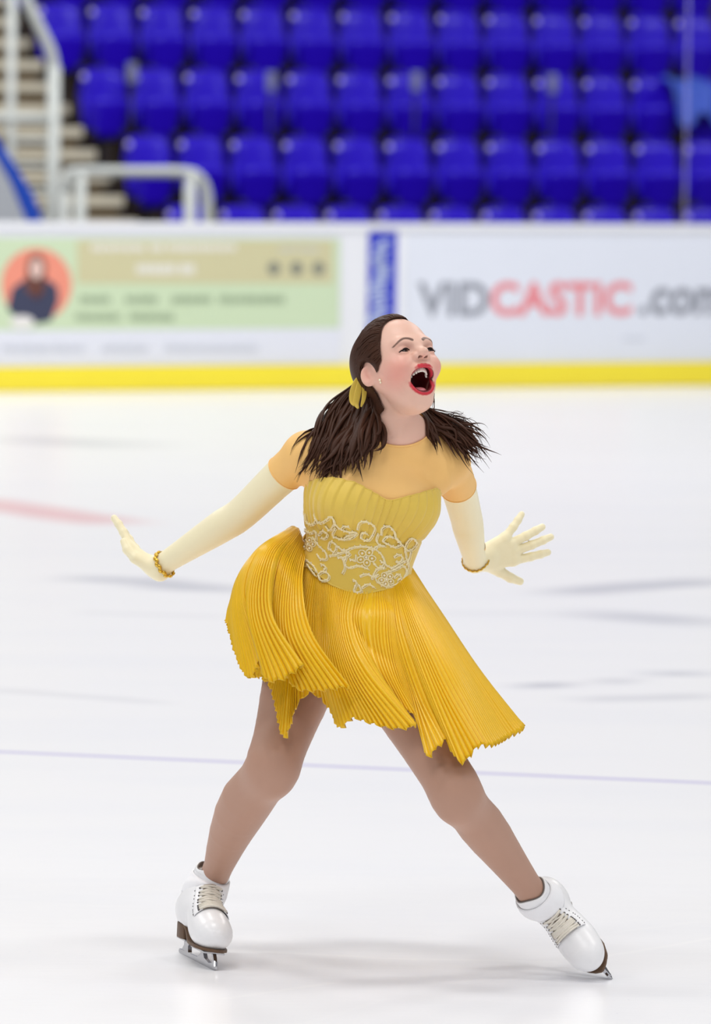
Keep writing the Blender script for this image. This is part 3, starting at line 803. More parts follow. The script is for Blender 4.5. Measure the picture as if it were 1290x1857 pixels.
for s in (-1, 1):                                             # flushed cheeks, nose and ears' natural red
    q = (hl-np.array([.058, .049*s, -.040]))/np.array([.05, .028, .034]); paint(.46*np.exp(-(q**2).sum(1)), BLUSH)
    q = (hl-np.array([-.012, .078*s, -.012]))/np.array([.016, .01, .028]); paint(.35*np.exp(-(q**2).sum(1)), lin(224, 130, 116))
    br = catmull(np.array([(.0135, .0205), (.0205, .0248), (.0300, .0262), (.0400, .0222), (.0500, .0145)]), 14)*np.array([s, 1])
    bd = np.full(len(hl), 1.); bw = np.full(len(hl), .001)
    for i in range(13):
        a, b = br[i], br[i+1]; pp = hl[:, 1:]; h = np.clip((pp-a)@(b-a)/((b-a)@(b-a)), 0, 1); dd = np.linalg.norm(pp-a-h[:, None]*(b-a), axis=1)
        bw = np.where(dd < bd, .0032-.0020*(i/13)**1.5, bw); bd = np.minimum(bd, dd)
    paint(np.where(hl[:, 0] > .045, .9*soft(bd, bw+.0012, bw-.0010), 0), BROW)
    q = (hl-np.array([.085, .033*s, .008]))/np.array([.02, .018, .008]); paint(.4*np.exp(-(q**2).sum(1))*(hl[:, 0] > .05), lin(176, 116, 104))
q = (hl-np.array([.108, 0, -.028]))/np.array([.012, .014, .01]); paint(.28*np.exp(-(q**2).sum(1)), BLUSH)
md = np.full(len(BC), 1.); ld = np.full(len(BC), 1.)
mi = np.flatnonzero(np.linalg.norm(BC-H(.066, 0, -.0715), axis=1) < .08)
md[mi] = np.minimum(np.minimum(MOUTH.d(BC[mi]), MOUTH2.d(BC[mi])), MOUTH3.d(BC[mi])); ld[mi] = sdf(BC[mi], lipprims)
cave = soft(md, .0016, .0003)*(md < .004)
paint(cave, CAVE)
paint(np.where(hl[:, 2] > -.058, soft(ld, .0013, .0003), soft(ld, .0010, .0001))*soft(md, -.0065, -.0035), LIP)
for s in (-1, 1):
    nd = Cone(H(.0975, .0070*s, -.0255), H(.0900, .0080*s, -.0150), .0046, .0036).d(BC); paint(.75*soft(nd, .0010, -.0008), lin(110, 48, 44))
at = body.color_attributes.new('tint', 'FLOAT_COLOR', 'POINT')
at.data.foreach_set('color', np.c_[col, np.ones(len(col))].ravel())
skin_m = mat('skin', (.8, .55, .45), .42, .4); _b = skin_m.node_tree.nodes['Principled BSDF']
_a = skin_m.node_tree.nodes.new('ShaderNodeAttribute'); _a.attribute_name = 'tint'
skin_m.node_tree.links.new(_a.outputs['Color'], _b.inputs['Base Color'])
_b.inputs['Subsurface Weight'].default_value = .12; _b.inputs['Subsurface Radius'].default_value = (.01, .004, .002); _b.inputs['Subsurface Scale'].default_value = .4
body.materials.append(skin_m)
tag(skater, 'laughing figure skater in a golden pleated dress and long cream gloves, arms flung back', 'person')
# ------------------------------------------------------------------ clothes cut from the body's own surface
TAGS = ['torso', 'legl', 'legr', 'arml', 'armr', 'handl', 'handr', 'head']
def tag_of(p):
    best = np.full(len(p), 1e3); out = np.zeros(len(p), int)
    for i, tname in enumerate(TAGS):
        d = np.full(len(p), 1e3)
        for q in ALL:
            if q.t == tname and not q.sub: d = np.minimum(d, q.d(p))
        m = d < best; best[m] = d[m]; out[m] = i
    return out
VT = tag_of(BC)
BN = np.array([v.normal[:] for v in body.vertices])
def garment(name, tags, cuts, off, m, parent=skater, pre=None):
    """a close-fitting garment: the body's surface over some regions, trimmed by planes (point, normal: keep the side the normal leaves)"""
    ids = [TAGS.index(q) for q in tags]; ok = np.isin(VT, ids)
    if pre is not None: ok &= pre(BC)
    keep = [p for p in body.polygons if all(ok[i] for i in p.vertices)]
    used = sorted({i for p in keep for i in p.vertices}); mp = {v: i for i, v in enumerate(used)}
    me = bpy.data.meshes.new(name)
    me.from_pydata([tuple(BC[i]+BN[i]*off) for i in used], [], [tuple(mp[i] for i in p.vertices) for p in keep])
    bm = bmesh.new(); bm.from_mesh(me)
    for pt, no, only in cuts:
        pt, no = np.array(pt), nrm(no)
        fs = list(bm.faces)
        if only is not None:
            oc, orad = only; fs = [f for f in fs if (f.calc_center_median()-Vector(oc)).length < orad]
        ge = list({e for f in fs for e in f.edges}); gv = list({v for f in fs for v in f.verts})
        bmesh.ops.bisect_plane(bm, geom=gv+ge+fs, plane_co=Vector(pt), plane_no=Vector(no), clear_outer=True)
    bm.to_mesh(me); bm.free()
    o = bpy.data.objects.new(name, me); link(o, parent); me.materials.append(m)
    me.polygons.foreach_set('use_smooth', [True]*len(me.polygons))
    return o
def plane3(a, b, c, toward):
    n = nrm(np.cross(b-a, c-a)); return n if np.dot(n, toward) > 0 else -n
mesh_m = mat('tan stretch mesh', srgb(244, 196, 122), .55, .3); noise_tint(mesh_m, 30, .03, bump=.05, bscale=900)
glove_m = mat('cream satin glove', srgb(243, 233, 196), .42, .4, Sheen_Weight=.15); noise_tint(glove_m, 20, .02, bump=.06, bscale=300)
tight_m = mat('tights', srgb(182, 142, 122), .5, .35, Sheen_Weight=.1); noise_tint(tight_m, 14, .03)
NA = nrm(H(-.032, 0, -.055)-P(724, 812, 0)); NCN = P(729, 795, 0)+np.array([-.006, 0, 0])
def camray(px, py, prims, off=0.0, t0=-.5):
    """where the sight lines through picture points meet a surface"""
    one = np.isscalar(px); px, py = np.atleast_1d(px), np.atleast_1d(py)
    d = np.array([rayd(x, y) for x, y in zip(px, py)]); d /= np.linalg.norm(d, axis=1)[:, None]; p = CAMP+d*((t0+DCAM)/d[:, 1])[:, None]
    for _ in range(70): p = p+d*np.where(p[:, 1] < .5, np.clip((sdf(p, prims)-off)*.8, -.02, .05), 0)[:, None]
    return p[0] if one else p
_n3 = camray(np.array([690, 772, 728.]), np.array([795, 787, 813.]), torso+neck)
NPN = nrm([.14, -.68, .72]); NP0 = _n3.mean(0)
def neckline(p):
    """positive outside the round neckline"""
    w = p-NCN; h = w@NA; r = np.linalg.norm(w-h[:, None]*NA, axis=1)
    a = -(p-NP0)@NPN; b = np.minimum(r-.095, .07-h); return -smin(-a, -b, .01)
def snap_edge(o, fn, prims, off):
    """bring the cut edge onto the zero line of fn"""
    bm = bmesh.new(); bm.from_mesh(o.data)
    vs = [v for v in bm.verts if any(len(e.link_faces) == 1 for e in v.link_edges)]
    p = np.array([v.co[:] for v in vs]); ok = np.abs(fn(p)) < .008
    for _ in range(6):
        g = np.zeros_like(p)
        for i in range(3):
            d = np.zeros(3); d[i] = 5e-4; g[:, i] = (fn(p+d)-fn(p-d))/1e-3
        n = grad(p, prims); g -= n*(g*n).sum(1)[:, None]; g2 = (g*g).sum(1)+1e-6
        st = np.clip(fn(p)/g2, -.004, .004)[:, None]*g; p = np.where(ok[:, None], p-st, p)
        p = p-n*np.where(ok, field(p, prims)-off, 0)[:, None]
    for v, q in zip(vs, p): v.co = Vector(q)
    bmesh.ops.smooth_vert(bm, verts=[v for v, k in zip(vs, ok) if k], factor=.3, use_axis_x=True, use_axis_y=True, use_axis_z=True)
    bm.to_mesh(o.data); bm.free()
LAd, RAd = nrm(LE-LS), nrm(RE-RSH)
yoke = garment('yoke', ['torso', 'head', 'arml', 'armr'], [
    (PEL+AX*.20, -AX, None),
    (mix(LS, LE, .33), LAd, (mix(LS, LE, .6), .22)), (mix(RSH, RE, .46), RAd, (mix(RSH, RE, .75), .19))], .0026, mesh_m, pre=lambda p: (p[:, 2] > .75) & (neckline(p) > 0))
snap_edge(yoke, neckline, torso+neck+arms, .0026)
glove_a = garment('glove', ['arml', 'handl'], [(mix(LS, LE, .22), -LAd, None)], .0012, glove_m)
glove_b = garment('glove', ['armr', 'handr'], [(mix(RSH, RE, .32), -RAd, None)], .0012, glove_m)
tights = garment('tights', ['legl', 'legr', 'torso'], [(P(620, 1140, 0), (0, 0, 1), None)], .0010, tight_m, pre=lambda p: p[:, 2] < .9)
# collar edge, sleeve hems
def loop_tube(name, o, pt, no, r, m, near=None, parent=None):
    """a rolled edge along the garment boundary lying in a plane"""
    bm = bmesh.new(); bm.from_mesh(o.data); pt, no = np.array(pt), nrm(no)
    es = [e for e in bm.edges if len(e.link_faces) == 1 and (all(abs(np.dot(np.array(v.co)-pt, no)) < 2e-4 for v in e.verts) if near is None else
          all(np.linalg.norm(np.array(v.co)-near[0]) < near[1] for v in e.verts))]
    nb = {}
    for e in es:
        a, b = e.verts; nb.setdefault(a.index, []).append(b.index); nb.setdefault(b.index, []).append(a.index)
    bm.verts.ensure_lookup_table()
    seen = set(); best = []
    for s in nb:
        if s in seen: continue
        path = [s]; seen.add(s); cur = s
        while True:
            nx = [q for q in nb[cur] if q not in seen]
            if not nx: break
            cur = nx[0]; seen.add(cur); path.append(cur)
        if len(path) > len(best): best = path
    pts = np.array([bm.verts[i].co[:] for i in best]); bm.free()
    k = max(24, len(pts)//3); pts = np.array([pts[int(i)] for i in np.linspace(0, len(pts), k, endpoint=False)])
    pts = catmull(pts, k*3, closed=True); pts = np.vstack([pts, pts[:2]])
    mb = MB(); mb.tube(pts, r, 8); return mb.build(name, m, parent or o)
loop_tube('collar_edge', yoke, NCN, NA, .0022, mesh_m, near=(NCN, .10))
loop_tube('sleeve_hem', yoke, mix(LS, LE, .33), LAd, .0014, mesh_m)
loop_tube('sleeve_hem', yoke, mix(RSH, RE, .46), RAd, .0014, mesh_m)

# ------------------------------------------------------------------ bodice on the trunk
def hth(p):
    q = p-PEL; return np.dot(q, AX), math.atan2(np.dot(q, LX), np.dot(q, LF))
def trunk(th, h, off):
    """points of the trunk's skin, off outside it, at angles th and heights h"""
    th, h = np.asarray(th, float).ravel(), np.asarray(h, float).ravel()
    dr_ = np.sin(th)[:, None]*LX+np.cos(th)[:, None]*LF; o = PEL+h[:, None]*AX - .012*LX
    r = np.full(len(th), .26)
    for _ in range(40):
        r -= .7*(sdf(o+dr_*r[:, None], torso[:3])-off); r = np.maximum(r, .02)
    return o+dr_*r[:, None]
def edge_fn(pxs, back):
    pts = []
    for x, y in pxs:
        q = camray(x, y, torso, .004)
        h, t = hth(q+.012*LX); pts.append((t, h))
    pts.sort(); t = np.array([p[0] for p in pts]); h = np.array([p[1] for p in pts])
    tt = np.r_[t[-1]-2*math.pi, -math.pi-.0, t, math.pi, t[0]+2*math.pi]
    hh = np.r_[h[-1], back, h, back, h[0]]
    o = np.argsort(tt); tt, hh = tt[o], hh[o]
    fine = np.linspace(-math.pi, math.pi, 721); v = np.interp(fine, tt, hh)
    for _ in range(25): v = np.r_[v[-2], v, v[1]]; v = .25*v[:-2]+.5*v[1:-1]+.25*v[2:]
    return lambda th: np.interp((np.asarray(th)+math.pi) % (2*math.pi)-math.pi, fine, v)
TOP = edge_fn([(560, 874), (585, 868), (612, 868), (645, 876), (676, 893), (698, 906), (708, 908), (720, 906), (745, 899), (772, 891), (788, 886)], .30)
BOT = edge_fn([(549, 1000), (566, 1030), (600, 1060), (630, 1072), (660, 1077), (700, 1068), (733, 1046)], .135)
BAND = edge_fn([(553, 945), (575, 960), (597, 973), (640, 982), (690, 984), (732, 987), (755, 980)], .20)
NT, NV = 560, 90
th = np.linspace(-math.pi, math.pi, NT, endpoint=False)
TH, VV = np.meshgrid(th, np.linspace(0, 1, NV))
hb, ht, hm = BOT(TH), TOP(TH), BAND(TH)
HH = hb+(ht-hb)*VV
up = soft(HH, hm, hm+.012)
ph = TH*44/(2*math.pi)+(HH-hm)*(-3.2*np.tanh(TH-.15))
wv = (ph % 1.0); ridge = np.where(wv < .78, wv/.78, (1-wv)/.22)             # lapped tucks
off = .0046+.0042*ridge*up+.0022*(1-up)*soft(HH, hm+.002, hm-.004)
pts = trunk(TH, HH, .004)
gn = grad(pts, torso[:3])
pts = pts+gn*(off.ravel()-.004)[:, None]
bod = [tuple(q) for q in pts]
faces = [(j*NT+i, j*NT+(i+1) % NT, (j+1)*NT+(i+1) % NT, (j+1)*NT+i) for j in range(NV-1) for i in range(NT)]
bod_m = mat('gold crepe', srgb(226, 194, 84), .5, .35, Sheen_Weight=.25); noise_tint(bod_m, 40, .04, bump=.12, bscale=700)
bodice = mk('bodice', bod, faces, bod_m, skater, solid=.0014)
# rolled top edge and waist seam
mb = MB(); q = np.array(bod[-NT:]); mb.tube(np.vstack([q[::2], q[:4:2]]), .0016, 6); mb.build('neckline_piping', bod_m, bodice)
mb = MB(); q = np.array(bod[:NT]); mb.tube(np.vstack([q[::2], q[:4:2]]), .0022, 6); mb.build('waist_piping', bod_m, bodice)

# embroidery: cords, petals and pearls worked on the waist band
cord_m = mat('pale gold cord', srgb(240, 226, 178), .35, .6, metal=.1)
pearl_m = mat('pearl', srgb(244, 232, 204), .18, .7); noise_tint(pearl_m, 60, .03)
def Z2(pts): return [(500+x/3.225, 700+y/3.225) for x, y in pts]
vines = [[(165,738),(176,790),(205,812),(232,790),(224,752)], [(225,762),(252,802),(298,782),(322,764),(342,800),(316,842),(290,818)],
 [(342,802),(372,832),(420,852),(474,858),(440,888),(384,896),(332,872),(350,828)], [(476,838),(490,800),(530,794),(576,822),(570,862),(540,902),(500,890),(506,858),(538,866)],
 [(616,870),(622,832),(660,820),(692,850),(702,892),(732,922),(700,942),(650,922),(626,906),(650,880),(690,884)],
 [(702,882),(742,932),(782,962),(824,922),(800,890),(770,912),(756,952),(762,996)], [(306,950),(318,912),(352,928),(342,970),(306,950)],
 [(352,930),(400,962),(450,944),(520,938),(580,954),(622,990),(642,1042),(682,1062),(722,1040),(762,1020)], [(312,992),(352,986),(400,970),(434,980),(400,1002),(360,1000)],
 [(412,1000),(400,1040),(430,1062),(482,1050),(544,1072)], [(570,1030),(600,1062),(632,1040),(608,1018)],
 [(640,1092),(700,1072),(742,1050),(764,1082),(742,1132),(700,1162),(650,1174),(602,1152),(584,1130)],
 [(450,1130),(472,1152),(456,1202),(500,1200),(482,1160)], [(490,1112),(530,1100),(572,1116),(602,1100)], [(390,1000),(404,1060),(388,1098)],
 [(150,930),(152,968),(172,1012),(220,1052),(240,1092)], [(215,882),(250,932),(290,972),(296,1010),(262,1012),(240,982)], [(170,842),(200,862),(232,850),(236,902)],
 [(246,1104),(276,1086),(310,1104),(300,1134),(262,1136),(246,1104)], [(262,1040),(292,1060),(276,1086)], [(470,868),(430,872),(400,890)], [(742,1132),(764,1100),(776,1050),(760,1000)],
 [(690,1000),(716,985),(740,1000),(730,1025),(700,1030)], [(560,1130),(590,1075),(640,1060)], [(600,860),(588,900),(606,930)], [(790,965),(780,1010),(764,1048)], [(560,960),(600,935),(640,935)], [(430,1010),(462,1020),(470,990)], [(250,870),(272,850),(300,862),(290,890),(262,892)], [(180,1040),(205,1075),(232,1110)], [(380,838),(400,820),(430,826)], [(690,1120),(716,1100),(732,1120),(712,1140)], [(500,1180),(540,1160),(580,1180)]]
flowers = [(530,1002,56,.2), (648,1132,46,.5), (190,926,44,.0)]
cords = MB(); pearls = MB()
def on_bodice(pxs, off=.0056):
    q = np.array(pxs, float); return list(camray(q[:, 0], q[:, 1], torso, off))
for v in vines:
    p = catmull(np.array(Z2(v)), max(8, len(v)*5)); q = np.array(on_bodice(p, .0082))
    cords.tube(q, .0022, 6)
    L = np.r_[0, np.cumsum(np.linalg.norm(np.diff(q, axis=0), axis=1))]
    for k, s_ in enumerate(np.arange(.003, L[-1], .0062)):
        c = np.array([np.interp(s_, L, q[:, i]) for i in range(3)])
        side = np.array([0, 0, .0026*(1 if k % 2 else -1)])
        pearls.ball(c+side+CHF*.0004, (.0015+.0006*(k % 3 == 0)), nu=8, nv=5)
    off_ = on_bodice(p+np.array([2.6, 2.2]), .0082); cords.tube(np.array(off_), .0012, 5)
for fx, fy, r, a0 in flowers:
    for k in range(5):
        a = a0+2*math.pi*k/5
        ca_, sa_ = math.cos(a), math.sin(a)
        loop = [(fx+r*(ca_*(.62+.40*math.cos(q_))-sa_*.34*math.sin(q_)), fy+r*.92*(sa_*(.62+.40*math.cos(q_))+ca_*.34*math.sin(q_))) for q_ in np.linspace(0, 2*math.pi, 16)]
        cords.tube(np.array(on_bodice(Z2(loop), .0084)), .0017, 6)
        c = on_bodice(Z2([(fx+r*.62*math.cos(a), fy+r*.56*math.sin(a))]), .0092)[0]; pearls.ball(c, .0030, nu=10, nv=6)
    c = on_bodice(Z2([(fx, fy)]), .0094)[0]; pearls.ball(c, .0030, nu=10, nv=6)
emb = cords.build('embroidery', cord_m, bodice); pb = pearls.build('pearl_beading', pearl_m, bodice)
tag(emb, 'pale gold corded scrollwork'); tag(pb, 'ivory pearls', kind='stuff')

# ------------------------------------------------------------------ pleated skirt
CLOTHED = torso+legs
def clear_body(p, gap, v=None):
    for _ in range(3):
        d = field(p, CLOTHED); m = d < gap
        if not m.any(): break
        p[m] += grad(p[m], CLOTHED)*((gap-d)[m])[:, None]
    return p
def pleats(keys, closed, n, m, spacing, amp0, amp1, crimp, seed=1, gap=.006, tuck=False):
    """keys: columns of (px, py, depth) from waist to hem"""
    K = np.array([[P(*q) for q in c] for c in keys])                     # k, ctrl, 3
    if tuck: K = np.array([[clear_body((c[0]+AX*.012-.0*LF)[None], 0)[0]]+list(c[1:]) for c in K])
    K = np.array([catmull(c, 24) for c in K])
    # key parameter by hem length, so that pleats are equally wide along the hem
    hem = K[:, -1]*.7+K[:, 12]*.3; dd = np.linalg.norm(np.diff(np.vstack([hem, hem[:1]]) if closed else hem, axis=0), axis=1)
    s = np.r_[0, np.cumsum(dd)]; k = len(K)
    dense = catmull(K, 2000, closed)
    hemd = dense[:, -1]*.7+dense[:, 12]*.3
    sd = np.r_[0, np.cumsum(np.linalg.norm(np.diff(np.vstack([hemd, hemd[:1]]) if closed else hemd, axis=0), axis=1))]
    npl = int(sd[-1]/spacing); per = n
    N = npl*per
    at_ = np.linspace(0, sd[-1], N, endpoint=not closed)
    idx = np.interp(at_, sd, np.arange(len(sd)))
    i0 = np.floor(idx).astype(int) % len(dense); i1 = (i0+1) % len(dense) if closed else np.minimum(i0+1, len(dense)-1); fr = (idx-np.floor(idx))[:, None, None]
    g = dense[i0]*(1-fr)+dense[i1]*fr                                    # N, 24, 3
    g = np.swapaxes(catmull(np.swapaxes(g, 0, 1), m), 0, 1)
    gp = np.tile(.0038+(gap-.0038)*soft(np.linspace(0, 1, m), .02, .25), N); flat = clear_body(g.reshape(-1, 3), gp); g = flat.reshape(N, m, 3)
    if closed: tu = np.roll(g, -3, 0)-np.roll(g, 3, 0)
    else: tu = np.gradient(g, axis=0)
    tv = np.gradient(g, axis=1); nn = np.cross(tu, tv); nn /= np.linalg.norm(nn, axis=2)[:, :, None]+1e-9
    for _ in range(6):                                                    # even out the normals along the cloth
        if closed: nn = (np.roll(nn, 1, 0)+nn+np.roll(nn, -1, 0))/3
        else: nn[1:-1] = (nn[:-2]+nn[1:-1]+nn[2:])/3
    nn /= np.linalg.norm(nn, axis=2)[:, :, None]+1e-9
    rg = np.random.default_rng(seed); jit = rg.uniform(.75, 1.25, npl+2)
    ph = np.arange(N)/per; w = np.abs((ph % 1)-.5)*4-1; amp = jit[np.floor(ph).astype(int)]
    v = np.linspace(0, 1, m)
    A = amp0+(amp1-amp0)*v**.8+crimp*np.clip((v-.955)/.045, 0, 1)**2
    lean = .25*A[None, :]*np.sin(2*math.pi*ph)[:, None]
    tun = tu/(np.linalg.norm(tu, axis=2)[:, :, None]+1e-9)
    g = g+nn*(w*amp)[:, None, None]*A[None, :, None]+tun*lean[:, :, None]
    wav = .004*np.sin(2*math.pi*np.arange(N)/per*.5)[:, None]*(v**10)[None, :]
    g = g+tv/(np.linalg.norm(tv, axis=2)[:, :, None]+1e-9)*wav[:, :, None]
    vs = g.reshape(-1, 3); R = N if closed else N-1
    fs = [(i*m+j, ((i+1) % N)*m+j, ((i+1) % N)*m+j+1, i*m+j+1) for i in range(R) for j in range(m-1)]
    return vs, fs
skirt_m = mat('golden satin', srgb(234, 186, 8), .33, .4, Sheen_Weight=.1, Anisotropic=.3); noise_tint(skirt_m, 25, .04, bump=.04, bscale=500)
main = [
 [(738,1040,.02),(798,1110,-.02),(868,1215,-.06),(948,1317,-.08)],
 [(733,1046,-.02),(788,1120,-.09),(852,1225,-.15),(920,1338,-.20)],
 [(727,1052,-.04),(774,1130,-.14),(830,1235,-.24),(893,1352,-.31)],
 [(720,1058,-.05),(757,1135,-.165),(806,1245,-.27),(868,1354,-.35)],
 [(714,1062,-.055),(742,1140,-.17),(785,1255,-.285),(838,1384,-.38)],
 [(709,1065,-.055),(732,1145,-.165),(770,1255,-.265),(812,1345,-.34)],
 [(704,1067,-.055),(722,1150,-.165),(758,1262,-.262),(800,1350,-.36)],
 [(698,1069,-.055),(715,1150,-.160),(748,1262,-.255),(775,1371,-.36)],
 [(690,1071,-.055),(706,1150,-.155),(728,1240,-.238),(768,1316,-.30)],
 [(678,1074,-.055),(690,1150,-.150),(706,1220,-.225),(740,1290,-.285)],
 [(664,1077,-.055),(668,1145,-.148),(680,1205,-.212),(716,1270,-.265)],
 [(650,1076,-.055),(646,1130,-.145),(672,1200,-.218),(745,1305,-.305)],
 [(638,1074,-.055),(632,1130,-.150),(662,1210,-.238),(752,1318,-.335)],
 [(626,1071,-.055),(618,1130,-.148),(646,1220,-.240),(716,1322,-.32)],
 [(614,1067,-.055),(606,1130,-.145),(626,1220,-.228),(672,1312,-.285)],
 [(602,1061,-.055),(596,1130,-.135),(608,1215,-.21),(640,1303,-.25)],
 [(592,1055,-.055),(586,1130,-.12),(592,1215,-.19),(618,1320,-.21)],
 [(584,1049,-.05),(576,1120,-.11),(580,1205,-.17),(598,1285,-.17)],
 [(577,1043,-.05),(564,1115,-.10),(562,1200,-.16),(566,1258,-.16)],
 [(570,1036,-.045),(550,1110,-.10),(542,1200,-.15),(540,1278,-.18)],
 [(564,1028,-.04),(536,1105,-.09),(526,1210,-.14),(515,1338,-.19)],
 [(557,1018,-.03),(520,1095,-.06),(506,1180,-.09),(490,1246,-.10)],
 [(550,1004,.0),(496,1080,-.02),(470,1150,-.02),(452,1220,-.02)],
 [(548,985,.05),(480,1060,.06),(450,1130,.08),(444,1205,.10)],
 [(570,965,.09),(500,1060,.17),(470,1130,.22),(462,1200,.25)],
 [(630,965,.11),(590,1060,.22),(570,1150,.29),(560,1235,.34)],
 [(690,985,.10),(690,1060,.20),(700,1160,.26),(720,1262,.30)],
 [(730,1015,.07),(775,1090,.13),(830,1190,.15),(880,1290,.14)]]
v1, f1 = pleats(main, True, 6, 56, .0118, .0010, .0036, .0016, tuck=True)
skirt = mk('skirt', v1, f1, skirt_m, skater, solid=.0008)
# the swept-up side panel that swirls round her hip
swirl = [
 [(556,990,-.00),(548,1062,-.14),(566,1150,-.23),(634,1247,-.285)],
 [(552,984,-.00),(536,1060,-.15),(548,1150,-.24),(612,1249,-.29)],
 [(549,978,.00),(528,1050,-.15),(530,1150,-.235),(586,1252,-.28)],
 [(547,972,.00),(520,1040,-.15),(515,1150,-.225),(560,1253,-.265)],
 [(545,967,.00),(512,1030,-.145),(503,1140,-.21),(536,1247,-.25)],
 [(544,963,.00),(506,1022,-.14),(494,1125,-.195),(516,1216,-.215)],
 [(543,961,.005),(502,1018,-.14),(492,1118,-.20),(522,1222,-.235)],
 [(542,959,.01),(498,1012,-.145),(492,1112,-.22),(548,1208,-.275)],
 [(540,958,.01),(490,1008,-.145),(478,1110,-.22),(530,1222,-.28)],
 [(538,957,.015),(482,1005,-.14),(464,1108,-.215),(508,1234,-.275)],
 [(536,956,.02),(476,1003,-.13),(452,1100,-.20),(484,1232,-.255)],
 [(534,955,.025),(472,1002,-.12),(448,1092,-.185),(478,1196,-.225)],
 [(532,955,.03),(468,1002,-.115),(446,1085,-.18),(490,1160,-.235)],
 [(530,955,.035),(462,1004,-.105),(440,1082,-.17),(474,1192,-.235)],
 [(528,956,.04),(456,1010,-.09),(432,1086,-.15),(458,1229,-.21)],
 [(526,957,.045),(450,1018,-.07),(424,1090,-.12),(440,1214,-.17)],
 [(524,958,.05),(446,1026,-.05),(420,1094,-.09),(426,1176,-.12)],
 [(522,960,.06),(444,1032,-.02),(418,1098,-.05),(412,1126,-.06)],
 [(524,964,.08),(448,1040,.04),(424,1105,.02),(424,1160,.03)],
 [(530,970,.10),(470,1050,.11),(450,1115,.13),(450,1190,.14)]]
v2, f2 = pleats(swirl, False, 6, 60, .0110, .0016, .0038, .0018, seed=4, gap=.010)
mk('side_panel', v2, f2, skirt_m, skirt, solid=.0008)
# ------------------------------------------------------------------ eyes, teeth, tongue
white_m = mat('tooth enamel', srgb(246, 240, 228), .25, .5); noise_tint(white_m, 60, .02)
eye_m = mat('dark eye', srgb(46, 30, 26), .12, .6); noise_tint(eye_m, 90, .15)
lash_m = mat('lashes', srgb(30, 20, 20), .6, .2); noise_tint(lash_m, 60, .1)
tongue_m = mat('tongue', srgb(216, 128, 132), .35, .5); noise_tint(tongue_m, 90, .06)
for s in (-1, 1):
    mb = MB(); mb.ball(H(.0715, .0325*s, .0000), .0130, nu=20, nv=14); e = mb.build('eye', eye_m, skater)
    mb = MB()
    lid = []
    for t in np.linspace(0, 1, 13):
        y = .0205+.0250*t; u = .0008+.0026*math.sin(math.pi*min(1, t*1.05))-.0034*t*t
        q = H(.11, y*s, u); 
        for _ in range(60): q = q-HF*sdf(q[None], head)[0]*.8
        lid.append(q+HF*.0006)
    mb.tube(np.array(lid), [.0007+.0013*math.sin(math.pi*(.12+.80*i/12)) for i in range(13)], 6)
    for i in range(3, 13):
        p0 = lid[i]; d = nrm(HF*.7+HU*.25+HS*s*(.1+.07*i)); mb.tube(np.array([p0, p0+d*.0024+HU*.0001, p0+d*.0038+HU*.0007]), [.0005, .0003, .0001], 4)
    mb.build('eyelashes', lash_m, skater)
mb = MB()
for i in range(10):
    a = (i-4.5)/4.9; y = .0205*math.sin(a*1.15)/math.sin(1.15); f = .0785-.021*a*a; u = -.0440-.0080*a*a
    wd = .0046 if abs(a) < .3 else .0040
    R = np.array([HS*math.cos(a*.8)-HF*math.sin(a*.8), HF*math.cos(a*.8)+HS*math.sin(a*.8), HU]).T
    k0 = len(mb.v); mb.ball((0, 0, 0), 1, nu=16, nv=10)
    for q_ in range(k0, len(mb.v)):
        w_ = np.array(mb.v[q_]); w_ = np.sign(w_)*np.abs(w_)**.6*np.array([wd*.74, .0022, .0052 if abs(a) < .6 else .0044]); mb.v[q_] = tuple(H(f, y, u)+R@w_)
mb.build('teeth', white_m, skater)
mb = MB()
for i in range(8):
    a = (i-3.5)/3.5; y = .0165*math.sin(a*1.15)/math.sin(1.15); f = .050-.014*a*a
    mb.ball(H(f, y, -.0915+.003*a*a), (.0026, .0024, .0042), HM.T, nu=10, nv=6)
mb.build('teeth', white_m, skater)
mb = MB(); mb.ball(H(.042, 0, -.0795), (.023, .0185, .0095), np.array([nrm(HF*.96-HU*.28), HS, nrm(HU*.96+HF*.28)]).T, nu=20, nv=12)
mb.build('tongue', tongue_m, skater)

# ------------------------------------------------------------------ hair
hair_m = mat('dark brown hair', srgb(66, 40, 28), .45, .16); noise_tint(hair_m, 30, .45, detail=6)
def fh(u): return np.interp(u, [-.2, -.075, -.045, -.030, -.019, -.003, .02, .05, .077, .092, .105, .115], [-.035, -.035, -.030, .000, .022, .040, .044, .047, .047, .050, .072, .2])
def fh2(u, s): return fh(u)-.020*soft(np.asarray(s, float), .005, .035)
def hair_field(p):
    q = (p-HC)@HM.T
    a = fh2(q[:, 2], q[:, 1])-q[:, 0]
    ear = np.sqrt(((q[:, 0]+.010)/.024)**2+((q[:, 2]+.018)/.031)**2)*.027-.027
    ear = np.where(np.abs(q[:, 1]) > .045, ear, 1.)
    low = q[:, 2]+.085+.0*q[:, 0]
    return np.minimum(np.minimum(a, ear), low)
skull = [q for q in head if q.t == 'head' and isinstance(q, Ell) and not q.sub][:2]+neck[:1]
cap = garment('hair', ['head'], [], .003, hair_m, pre=lambda p: hair_field(p) > 0)
snap_edge(cap, hair_field, head+neck, .002)
bm = bmesh.new(); bm.from_mesh(cap.data)
cp = np.array([v.co[:] for v in bm.verts]); fl_ = hair_field(cp); gn_ = grad(cp, skull)
q = (cp-HC)@HM.T
lift = .0040*soft(fl_, -.001, .030)+.010*soft(q[:, 0], -.02, -.09)*soft(q[:, 2], -.08, .0)
for v, g_, l in zip(bm.verts, gn_, lift): v.co = v.co+Vector(g_*l)
bmesh.ops.smooth_vert(bm, verts=bm.verts, factor=.5, use_axis_x=True, use_axis_y=True, use_axis_z=True)
bm.to_mesh(cap.data); bm.free()
